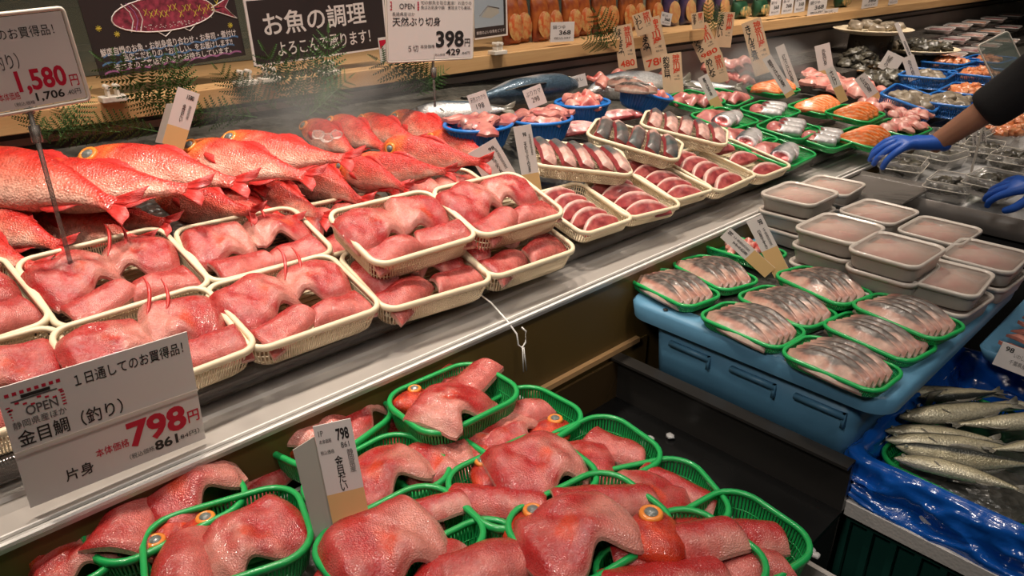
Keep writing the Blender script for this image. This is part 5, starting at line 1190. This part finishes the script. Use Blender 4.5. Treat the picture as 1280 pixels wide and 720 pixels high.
tagp([(879, 70), (902, 68), (912, 108), (888, 100)], (900, 106), 'buff paper tag with pointed lower end over the silver fish', 'めじな', '神奈川', None, dz=.06)
tagp([(898, 14), (919, 16), (913, 60), (893, 58)], (903, 66), 'buff paper tag with folded white top near the shelf', 'まだい', '神奈川産', None, dz=.08)
tagp([(928, 28), (949, 23), (969, 84), (943, 100)], (958, 104), 'tallest buff paper tag, bent, beside two narrow white cards', 'きんき煮', '神奈川産', None, dz=.06)
# black clipboard-like clear card holder at the sleeve
M, w, h = planeY([(1244, 62), (1272, 42), (1258, 78), (1232, 84)], .95)

# price labels on the shelf rail
for i, (q, lab) in enumerate([([(688, 28), (717, 27), (718, 51), (688, 53)], 'white price label below the brown pouches'), ([(822, 14), (838, 22), (840, 28), (830, 30)], 'tilted white price label behind the paper tags'), ([(962, 0), (975, -2), (976, 17), (963, 19)], 'leftmost of three white labels beside the green goods'), ([(977, -2), (991, -4), (992, 15), (978, 17)], 'middle of three white labels beside the green goods'), ([(993, -4), (1006, -6), (1007, 13), (994, 15)], 'right one of three white labels beside the green goods'),
                              ([(1008, 1), (1032, -2), (1034, 15), (1012, 19)], 'white shelf label right of the group of three'), ([(1029, 12), (1048, 10), (1046, 21), (1029, 24)], 'lower white shelf label hanging from the wooden edge'), ([(1077, -6), (1097, -8), (1099, 5), (1079, 9)], 'white shelf label at the top, fourth from the right'), ([(1111, -8), (1123, -10), (1123, 3), (1112, 5)], 'small white shelf label at the top right')]):
    y = 1.845; M, w, h = planeY(q, y); e = sheet('price_label', M, w, h, PAPER, lab, 'price label', 'white labels on the shelf edge'); s = Sign(e, w, h)
    s.t('鍋つゆ', .08, .15, .6, .35, INKG); s.t('368', .35, .42, .85, .65, INK, .02); s.t('税込397', .15, .75, .85, .88, INKG); s.done()
# pouches standing on the shelf
def pouch(x, y, w, h, d, c1, c2, c3, label, group, name='food_pouch'):
    e = empty(name, T(x, y, SHZ+.001) @ R(random.uniform(-4, 4)) @ R(-6, 'X'), label, 'food pouch' if name == 'food_pouch' else 'packet', group)
    m = MB(); R_ = []
    for i in range(13):
        t = i/12; dd = d*max(.03, math.sin(PI*min(1, (t*.97+.1)))**.6) if i < 12 else .002; ww = w*(1-.03*math.sin(PI*t))
        R_.append([V((ww/2*(1 if abs(c) > .999 else abs(c)**.6)*math.copysign(1, c) if abs(c) > 1e-6 else 0, dd/2*math.sin(a), h*t)) for a in [2*PI*j/20 for j in range(20)] for c in [math.cos(a)]])
    m.loft(R_); link('pouch_body', m.mesh('pouch_body', MATS.get('pouch'+c1[0]) or mat('pouch'+c1[0], c1[1], .3, coat=.4, col2=c2, vscale=22)), e)
    m = MB(); zz = h*.33; R_ = [[(w*.44*math.cos(a)*k, -d*.5-.004-.001*q, zz+h*.27*math.sin(a)*k) for a in [2*PI*j/24 for j in range(24)]] for q, k in ((0, 1), (1, .98))]
    m.loft(R_); link('printed_dish', m.mesh('printed_dish', MATS.get('dish'+c1[0]) or mat('dish'+c1[0], c3, .3, coat=.3, col2=(.55, .36, .14), vscale=55)), e)
    m = MB(); m.box((0, -d*.5*.4, h*.97), (w*.9, .004, .012)); link('seal', m.mesh('seal', mat('seal_'+c1[0], (.5, .4, .3), .4) if 'seal_'+c1[0] not in MATS else MATS['seal_'+c1[0]]), e)
for i, px in enumerate([640, 656, 676, 695, 714, 733]):
    p = aty(px, 48, 1.99); pouch(p.x, 1.99+.02*(i % 2), .085, .17, .045, ('A', (.20, .025, .012)), (.45, .13, .03), (.50, .10, .03), 'brown and red food pouch on the shelf, %s from the left' % ORD[i], 'red and brown food pouches on the shelf')
for i, px in enumerate([750, 766, 783, 800, 817]):
    p = aty(px, 30, 2.0); pouch(p.x, 2.0+.02*(i % 2), .085, .17, .045, ('B', (.10, .02, .015)), (.42, .12, .03), (.50, .12, .03), 'dark red food pouch on the shelf, %s right of the brown ones' % ORD[i], 'dark red food pouches on the shelf')
for i, px in enumerate([838, 858, 880, 900]):
    p = aty(px, 22, 2.0); pouch(p.x, 2.0, .10, .17, .045, ('C', (.02, .022, .09)), (.10, .06, .12), (.50, .22, .10), 'dark blue food pouch on the shelf, %s of its kind' % ORD[i], 'blue food pouches on the shelf')
for i, px in enumerate([925, 950, 1020, 1050]):
    p = aty(px, 14, 2.0); pouch(p.x, 2.0, .13, .09, .06, ('D', (.01, .05, .025)), (.03, .10, .05), (.04, .14, .08), 'dark green packet on the shelf, %s of the row' % ORD[i], 'dark green packets on the shelf', 'green_packet')
# hook on the ledge
m = MB(); a = aty(597, 376, .99); b = aty(612, 425, .903)
pts = [V((a.x, 1.0, .93)), V((a.x, .985, .94)), V((a.x+.004, .955, .93)), V((a.x+.008, .915, .905)), V((a.x+.010, .890, .885)), V((a.x+.012, .888, .862)), V((a.x+.020, .886, .852)), V((a.x+.030, .886, .860)), V((a.x+.030, .886, .885)), V((a.x+.022, .888, .895))]
m.tube(pts, .0017, 8); m.tube([V((a.x+.020, .884, .853)), V((a.x+.021, .882, .80))], .0012, 6); m.tube([V((a.x+.023, .884, .853)), V((a.x+.029, .882, .80))], .0012, 6)
tag(link('wire_hook', m.mesh('wire_hook', BRIGHT)), 'bent steel wire hook hanging over the steel ledge', 'hook')

# ------------------------------------------------------------------ plastic fern fronds
def frond_mesh(seed):
    rn = random.Random(seed); m = MB(); N = 10; path = []
    for i in range(N+1):
        t = i/N; path.append(V((.05*math.sin(t*2+seed), .10*t*t, t)))
    m.tube(path, [.010*(1-.8*i/N) for i in range(N+1)], 5)
    for i in range(1, N+1):
        t = i/(N+1); ln = .42*math.sin(PI*(1-t)*.85+.35)*(1-.45*t)
        for sd in ((-1, 1) if i < N else (0,)):
            p = path[i]; d = V((sd*.8, .15*rn.uniform(-1, 1), .62 if sd else 1)).normalized(); lat = d.cross(V((0, 1, 0))).normalized(); K = 8
            c = [p+d*ln*k/K+V((0, .02*(k/K)**2+.006, 0)) for k in range(K+1)]
            m.tube(c, [.0035*(1-k/(K+1)) for k in range(K+1)], 3, caps=False)
            for k in range(K):   # toothed leaflets joined along the midrib
                wd = .062*(1-(k/K)**1.5)*ln/.42+.008
                for s2 in (-1, 1):
                    a_ = c[k]; b_ = c[k].lerp(c[k+1], .80); tip = c[k].lerp(c[k+1], 1.2)+lat*s2*wd+V((0, -.008, 0))
                    m.add([a_, b_, tip, a_.lerp(tip, .5)+V((0, -.006, 0))], [(0, 1, 3), (1, 2, 3)])
    return m.mesh('frond', FERN, recalc=False)
FR = [frond_mesh(i) for i in range(3)]
FRL = [((232, 150), (215, 72), 1.80), ((236, 150), (130, 85), 1.79), ((240, 152), (160, 118), 1.785), ((250, 150), (190, 82), 1.80), ((320, 140), (272, 92), 1.80), ((345, 140), (300, 100), 1.79), ((400, 135), (405, 42), 1.79), ((380, 150), (330, 70), 1.78), ((420, 140), (345, 92), 1.785), ((430, 120), (365, 78), 1.80),
       ((60, 180), (5, 120), 1.78), ((70, 175), (110, 118), 1.80), ((545, 112), (475, 84), 1.80), ((550, 108), (500, 78), 1.79), ((520, 118), (560, 90), 1.80), ((200, 165), (120, 160), 1.77), ((320, 150), (240, 145), 1.77), ((100, 170), (70, 135), 1.79),
       ((770, 60), (745, 22), 1.83), ((760, 62), (735, 52), 1.83), ((885, 45), (888, 5), 1.84), ((890, 42), (900, 8), 1.84), ((40, 178), (60, 150), 1.76), ((380, 145), (440, 100), 1.77), ((150, 165), (60, 170), 1.765)]
for i, (a, b, y) in enumerate(FRL):
    A = aty(*a, y); B = aty(*b, y-.03); d = B-A; Ln = d.length; z = d.normalized(); x = z.cross(V((.55, .75, .1))).normalized()*-1; y_ = z.cross(x)
    where = 'left of the small 1580 card' if a[0] < 130 else 'below the chalkboard' if a[0] < 330 else 'before the dark notice board' if a[0] < 450 else 'under the 398 sign' if a[0] < 700 else 'among the goods near the paper tags'
    tag(link('fern_frond', FR[i % 3], None, Matrix.Translation(A) @ Matrix((x, y_, z)).transposed().to_4x4() @ S(Ln)), 'green plastic fern frond '+where, 'fern frond', 'green fern fronds '+where)

# ------------------------------------------------------------------ person reaching in, blue gloves
def skin_body(nodes, edges, name, mt, parent=None, sub=2):
    me = bpy.data.meshes.new(name); me.from_pydata([n[:3] for n in nodes], edges, []); o = bpy.data.objects.new(name, me); COL.objects.link(o)
    me.materials.append(mt)
    sk = o.modifiers.new('skin', 'SKIN'); sd = me.skin_vertices[0] if me.skin_vertices else None
    for i, n in enumerate(nodes):
        r = n[3]; me.skin_vertices[0].data[i].radius = (r, n[4] if len(n) > 4 else r); me.skin_vertices[0].data[i].use_root = (i == 0)
    sk.use_smooth_shade = True; sb = o.modifiers.new('sub', 'SUBSURF'); sb.levels = sb.render_levels = sub
    dg = bpy.context.evaluated_depsgraph_get(); m2 = bpy.data.meshes.new_from_object(o.evaluated_get(dg)); bpy.data.objects.remove(o)
    for p in m2.polygons: p.use_smooth = True
    if not m2.materials: m2.materials.append(mt)
    return link(name, m2, parent)
def atd(px, py, d): r_ = ray(px, py); return CAM + r_*(d/r_.length)
wr = atd(1172, 178, 2.42); el = atd(1290, 100, 2.40); sh = atd(1420, -10, 2.35)
cuff = wr.lerp(el, .46)
base = V((3.05, .02, 0)) 
ps = empty('person', T(sh.x+.1, sh.y-.2, 0), 'person in black clothes and blue gloves reaching over the ice bin from the right', 'person')
iv = ps.matrix_world.inverted()
def W_(p): return iv @ p
bc = V((sh.x+.1, sh.y-.2, 0)); sh2 = bc+V((.02, -.20, 1.36)) ; sh2.y = bc.y-.17
nodes = [(*W_(bc+V((0, 0, .98))), .15, .13), (*W_(bc+V((0, 0, 1.15))), .135, .115), (*W_(bc+V((0, .0, 1.33))), .15, .115), (*W_(bc+V((-.02, 0, 1.46))), .065), (*W_(bc+V((-.04, 0, 1.54))), .06), (*W_(bc+V((-.05, 0, 1.62))), .088), (*W_(bc+V((-.05, 0, 1.72))), .08),
         (*W_(sh), .062), (*W_(sh.lerp(el, .5)), .05), (*W_(el), .046), (*W_(cuff), .038), (*W_(wr), .029), (*W_(wr+(wr-el).normalized()*.03), .026),
         (*W_(bc+V((0, .12, .92))), .10), (*W_(bc+V((0, .13, .5))), .065), (*W_(bc+V((0, .13, .10))), .042), (*W_(bc+V((-.14, .13, .045))), .035),
         (*W_(bc+V((0, -.12, .92))), .10), (*W_(bc+V((0, -.13, .5))), .065), (*W_(bc+V((0, -.13, .10))), .042), (*W_(bc+V((-.14, -.13, .045))), .035)]
w2 = atd(1316, 236, 2.30); el2 = atd(1400, 215, 2.22)
nodes += [(*W_(bc+V((0, -.17, 1.36))), .06), (*W_(el2), .045), (*W_(w2), .028)]
edges = [(0, 1), (1, 2), (2, 3), (3, 4), (4, 5), (5, 6), (2, 7), (7, 8), (8, 9), (9, 10), (10, 11), (11, 12), (0, 13), (13, 14), (14, 15), (15, 16), (0, 17), (17, 18), (18, 19), (19, 20), (2, 21), (21, 22), (22, 23)]
skin_body(nodes, edges, 'body', SKINM, ps)
k = 1.0
cl = [(*W_(bc+V((0, 0, .95))), .19, .17), (*W_(bc+V((0, 0, 1.15))), .16, .14), (*W_(bc+V((0, .0, 1.34))), .17, .135), (*W_(bc+V((-.01, 0, 1.43))), .09), (*W_(sh), .082), (*W_(sh.lerp(el, .5)), .072), (*W_(el), .068), (*W_(cuff.lerp(el, .25)), .064), (*W_(cuff), .060), (*W_(bc+V((0, -.17, 1.36))), .08), (*W_(el2), .065), (*W_(el2.lerp(w2, .6)), .05)]
skin_body(cl, [(0, 1), (1, 2), (2, 3), (2, 4), (4, 5), (5, 6), (6, 7), (7, 8), (2, 9), (9, 10), (10, 11)], 'shirt', CLOTH, ps)
tr = [(*W_(bc+V((0, 0, .97))), .17, .15)]+[(*W_(bc+V((0, s*y, z))), r) for s in (1, -1) for y, z, r in ((.12, .86, .125), (.135, .5, .09), (.135, .10, .075))]
skin_body(tr, [(0, 1), (1, 2), (2, 3), (0, 4), (4, 5), (5, 6)], 'trousers', CLOTH, ps)
skin_body([(*W_(bc+V((-.03, 0, 1.66))), .098), (*W_(bc+V((-.025, 0, 1.76))), .085), (*W_(bc+V((.02, 0, 1.60))), .075)], [(0, 1), (0, 2)], 'hair', HAIR, ps)
for s in (1, -1):
    q = MB(); 
    bpy_e = blob('eyeball', .011, 1, PAPER, 1, 2, 0); link('eye', bpy_e, ps, Matrix.Translation(W_(bc+V((-.135, s*.032, 1.66)))))
    link('ear', blob('ear', .026, 2, SKINM, .9, 2, .1), ps, Matrix.Translation(W_(bc+V((-.05, s*.090, 1.65)))) @ S(1, .4, 1.2))
link('nose', blob('nose', .016, 3, SKINM, 1.3, 2, .1), ps, Matrix.Translation(W_(bc+V((-.142, 0, 1.635)))))
link('mouth', blob('mouth', .02, 3, mat('lips', (.32, .08, .06), .5), .3, 2, .1), ps, Matrix.Translation(W_(bc+V((-.130, 0, 1.595)))))
def glove(wrist, d, up_, name, curl=1., parent=ps, side=1):
    d = d.normalized(); up_ = (up_-d*up_.dot(d)).normalized(); lat = d.cross(up_)*side
    P = lambda a, b, c: W_(wrist+d*a+lat*b+up_*c)
    N = [(*P(.03, 0, 0), .030, .020), (*P(-.03, 0, 0), .031, .027), (*P(-.055, 0, 0), .034, .030), (*P(.065, 0, .002), .034, .018)]; E = [(0, 1), (1, 2), (0, 3)]
    fl = [(-.030, .060, .038), (-.010, .068, .043), (.010, .065, .040), (.029, .052, .032)]
    for b, l1, l2 in fl:
        i = len(N); a0 = .088-.25*abs(b); N += [(*P(a0, b, .004), .0115), (*P(a0+l1*.5*.9, b*1.15, -.010*curl), .0100), (*P(a0+l1*.82, b*1.2, -.032*curl), .0092), (*P(a0+l1*.92, b*1.2, -.055*curl), .0080)]; E += [(3, i), (i, i+1), (i+1, i+2), (i+2, i+3)]
    i = len(N); N += [(*P(.040, -.036, -.010), .0135), (*P(.068, -.052, -.030), .0115), (*P(.096, -.050, -.046), .0098)]; E += [(0, i), (i, i+1), (i+1, i+2)]
    return skin_body(N, E, name, GLOVE, parent, 2)
hd = (atd(1104, 180, 2.36)-wr); glove(wr+hd.normalized()*.02, hd, V((.1, -.45, 1)), 'glove', 1.15, side=-1)
hd2 = (atd(1262, 232, 2.32)-w2); glove(w2+hd2.normalized()*.0, hd2, V((-.3, -.5, .7)), 'glove', .9, side=1)
pm = MB(); g0 = W_(wr+hd.normalized()*.125+V((0, 0, -.05))); 
pk = blob('plastic_packet', .035, 5, CLEAR, .6, 3, .5); tag(link('plastic_packet', pk, None, Matrix.Translation(wr+hd.normalized()*.125+V((0, 0, -.045)))), 'crumpled clear plastic packet held by the outstretched blue glove', 'plastic packet')
# clear holder hanging by the sleeve
pp = atd(1252, 72, 2.9); M = frame(pp, V((.75, -.55, .45)), V((-.6, -.6, .35))); e = empty('card_holder', M, 'clear plastic sign holder tilted on a stand beside the black sleeve', 'sign holder'); m = MB(); m.box((0, 0, 0), (.10, .13, .006)); bevel(link('holder_plate', m.mesh('holder_plate', GLASSG, False), e), .002)
m = MB(); m.tube([V((p.x, p.y, 0)) for p in rrect(.104, .134, .01, 0, 3)], .003, 6, loop=True, caps=False); link('holder_frame', m.mesh('holder_frame', CLIPW), e)
q = MB(); zb_ = bed(pp.x, pp.y) if pp.y > .95 else .86; q.tube([pp-V((0, 0, .07)), V((pp.x, pp.y, zb_))], .004, 8); link('holder_pole', q.mesh('holder_pole', CLIPW), e, M.inverted())

# ------------------------------------------------------------------ mist over the ice
m = MB(); m.loft([[V((.95+.33*math.cos(a)*s, 1.66+.16*math.sin(a)*s, z)) for a in [2*PI*j/24 for j in range(24)]] for s, z in ((.8, 1.10), (1, 1.16), (.9, 1.26), (.4, 1.34))])
mm = bpy.data.materials.new('cold_mist'); mm.use_nodes = True; nt = mm.node_tree; nt.nodes.remove(nt.nodes['Principled BSDF'])
vs = nd(nt, 'ShaderNodeVolumeScatter'); vs.inputs['Color'].default_value = (.9, .9, .9, 1); vs.inputs['Anisotropy'].default_value = .2
tc = nd(nt, 'ShaderNodeTexCoord'); nz = nd(nt, 'ShaderNodeTexNoise'); nz.inputs['Scale'].default_value = 7; nt.links.new(tc.outputs['Object'], nz.inputs['Vector'])
gr = nd(nt, 'ShaderNodeTexGradient', gradient_type='SPHERICAL'); mp = nd(nt, 'ShaderNodeMapping'); mp.vector_type = 'POINT'; mp.inputs['Location'].default_value = (-.95/.33, -1.66/.16, -1.2/.13); mp.inputs['Scale'].default_value = (1/.33, 1/.16, 1/.13)
nt.links.new(tc.outputs['Object'], mp.inputs[0]); nt.links.new(mp.outputs[0], gr.inputs[0])
ml = nd(nt, 'ShaderNodeMath', operation='MULTIPLY'); r_ = nd(nt, 'ShaderNodeMapRange'); r_.inputs[1].default_value = .38; r_.inputs[2].default_value = .7; r_.inputs[4].default_value = 9.
nt.links.new(nz.outputs['Fac'], r_.inputs[0]); nt.links.new(r_.outputs[0], ml.inputs[0]); nt.links.new(gr.outputs['Fac'], ml.inputs[1]); nt.links.new(ml.outputs[0], vs.inputs['Density']); nt.links.new(vs.outputs[0], nt.nodes['Material Output'].inputs['Volume'])
m2_ = MB(); m2_.loft([[V((.95+.33*math.cos(a)*s, 1.66+.16*math.sin(a)*s, z)) for a in [2*PI*j/24 for j in range(24)]] for s, z in ((.8, 1.10), (1, 1.16), (.9, 1.26), (.4, 1.34))]); tag(link('cold_mist', m2_.mesh('cold_mist', mm), None, T(2.0, -.08, -.10)), 'thin mist before the steel back wall behind the pink fish', 'mist', kind='stuff')
tag(link('cold_mist', m.mesh('cold_mist', mm)), 'thin white mist drifting above the red fish heads under the 398 sign', 'mist', kind='stuff')

# ------------------------------------------------------------------ lamps
def area(x, y, z, tx, ty, tz, size, W, col=(1, .86, .72), spread=120):
    l = bpy.data.lights.new('lamp', 'AREA'); l.shape = 'DISK'; l.size = size; l.energy = W; l.color = col; l.spread = math.radians(spread)
    o = bpy.data.objects.new('ceiling_or_fill_lamp', l); COL.objects.link(o); o.location = (x, y, z); o.rotation_euler = (V((tx, ty, tz))-V((x, y, z))).to_track_quat('-Z', 'Y').to_euler(); return o
for x in (-.1, .55, 1.2, 1.9, 2.7, 3.6, 4.6):
    area(x, 1.30, 2.75, x+.05, 1.38, 1, .12, 15 if x < 2.4 else 16, spread=75)
for x in (.3, 1.0): area(x, .3, 2.75, x+.1, .75, .8, .12, 2.6, spread=70)
area(1.7, .2, 2.8, 1.6, .5, .8, .15, 3.0, spread=80)
area(3.2, .3, 2.8, 3.1, .6, .8, .2, 5, spread=80)
area(.5, -1.1, 2.8, 1.4, .6, .7, .4, 5, (1, .92, .84), spread=80)  # added fill lamp over the aisle, lifts the tub and basket fronts
area(-.7, .3, 2.5, 1.25, .6, .75, .3, 4.5, (1, .93, .86), spread=60)  # added fill from the left, brightens the dark side of the tub
area(5.8, 1.30, 2.75, 5.7, 1.4, 1, .12, 18, spread=80); area(3.4, 1.2, 2.9, 3.6, 1.9, 1.1, .2, 9, spread=60)  # added lamps: one brightens the far-end trays, one the steel back panel
area(1.0, 2.3, 2.6, 1.0, 1.95, 1.4, .3, 3, spread=120); area(3.0, 2.3, 2.6, 3.0, 1.95, 1.4, .3, 3, spread=120)
w = bpy.data.worlds.new('world'); SC.world = w; w.use_nodes = True; w.node_tree.nodes['Background'].inputs[0].default_value = (1, .9, .82, 1); w.node_tree.nodes['Background'].inputs[1].default_value = .0
for x in (0.3, 2.3, 4.3):
    area(x, .2, 3.05, x, .2, 0, 1.3, 9, (1, .93, .86), 170)
SC.view_settings.view_transform = 'Standard'; SC.view_settings.look = 'None'; SC.view_settings.gamma = 1; SC.view_settings.exposure = -1.52; SC.view_settings.use_curve_mapping = False
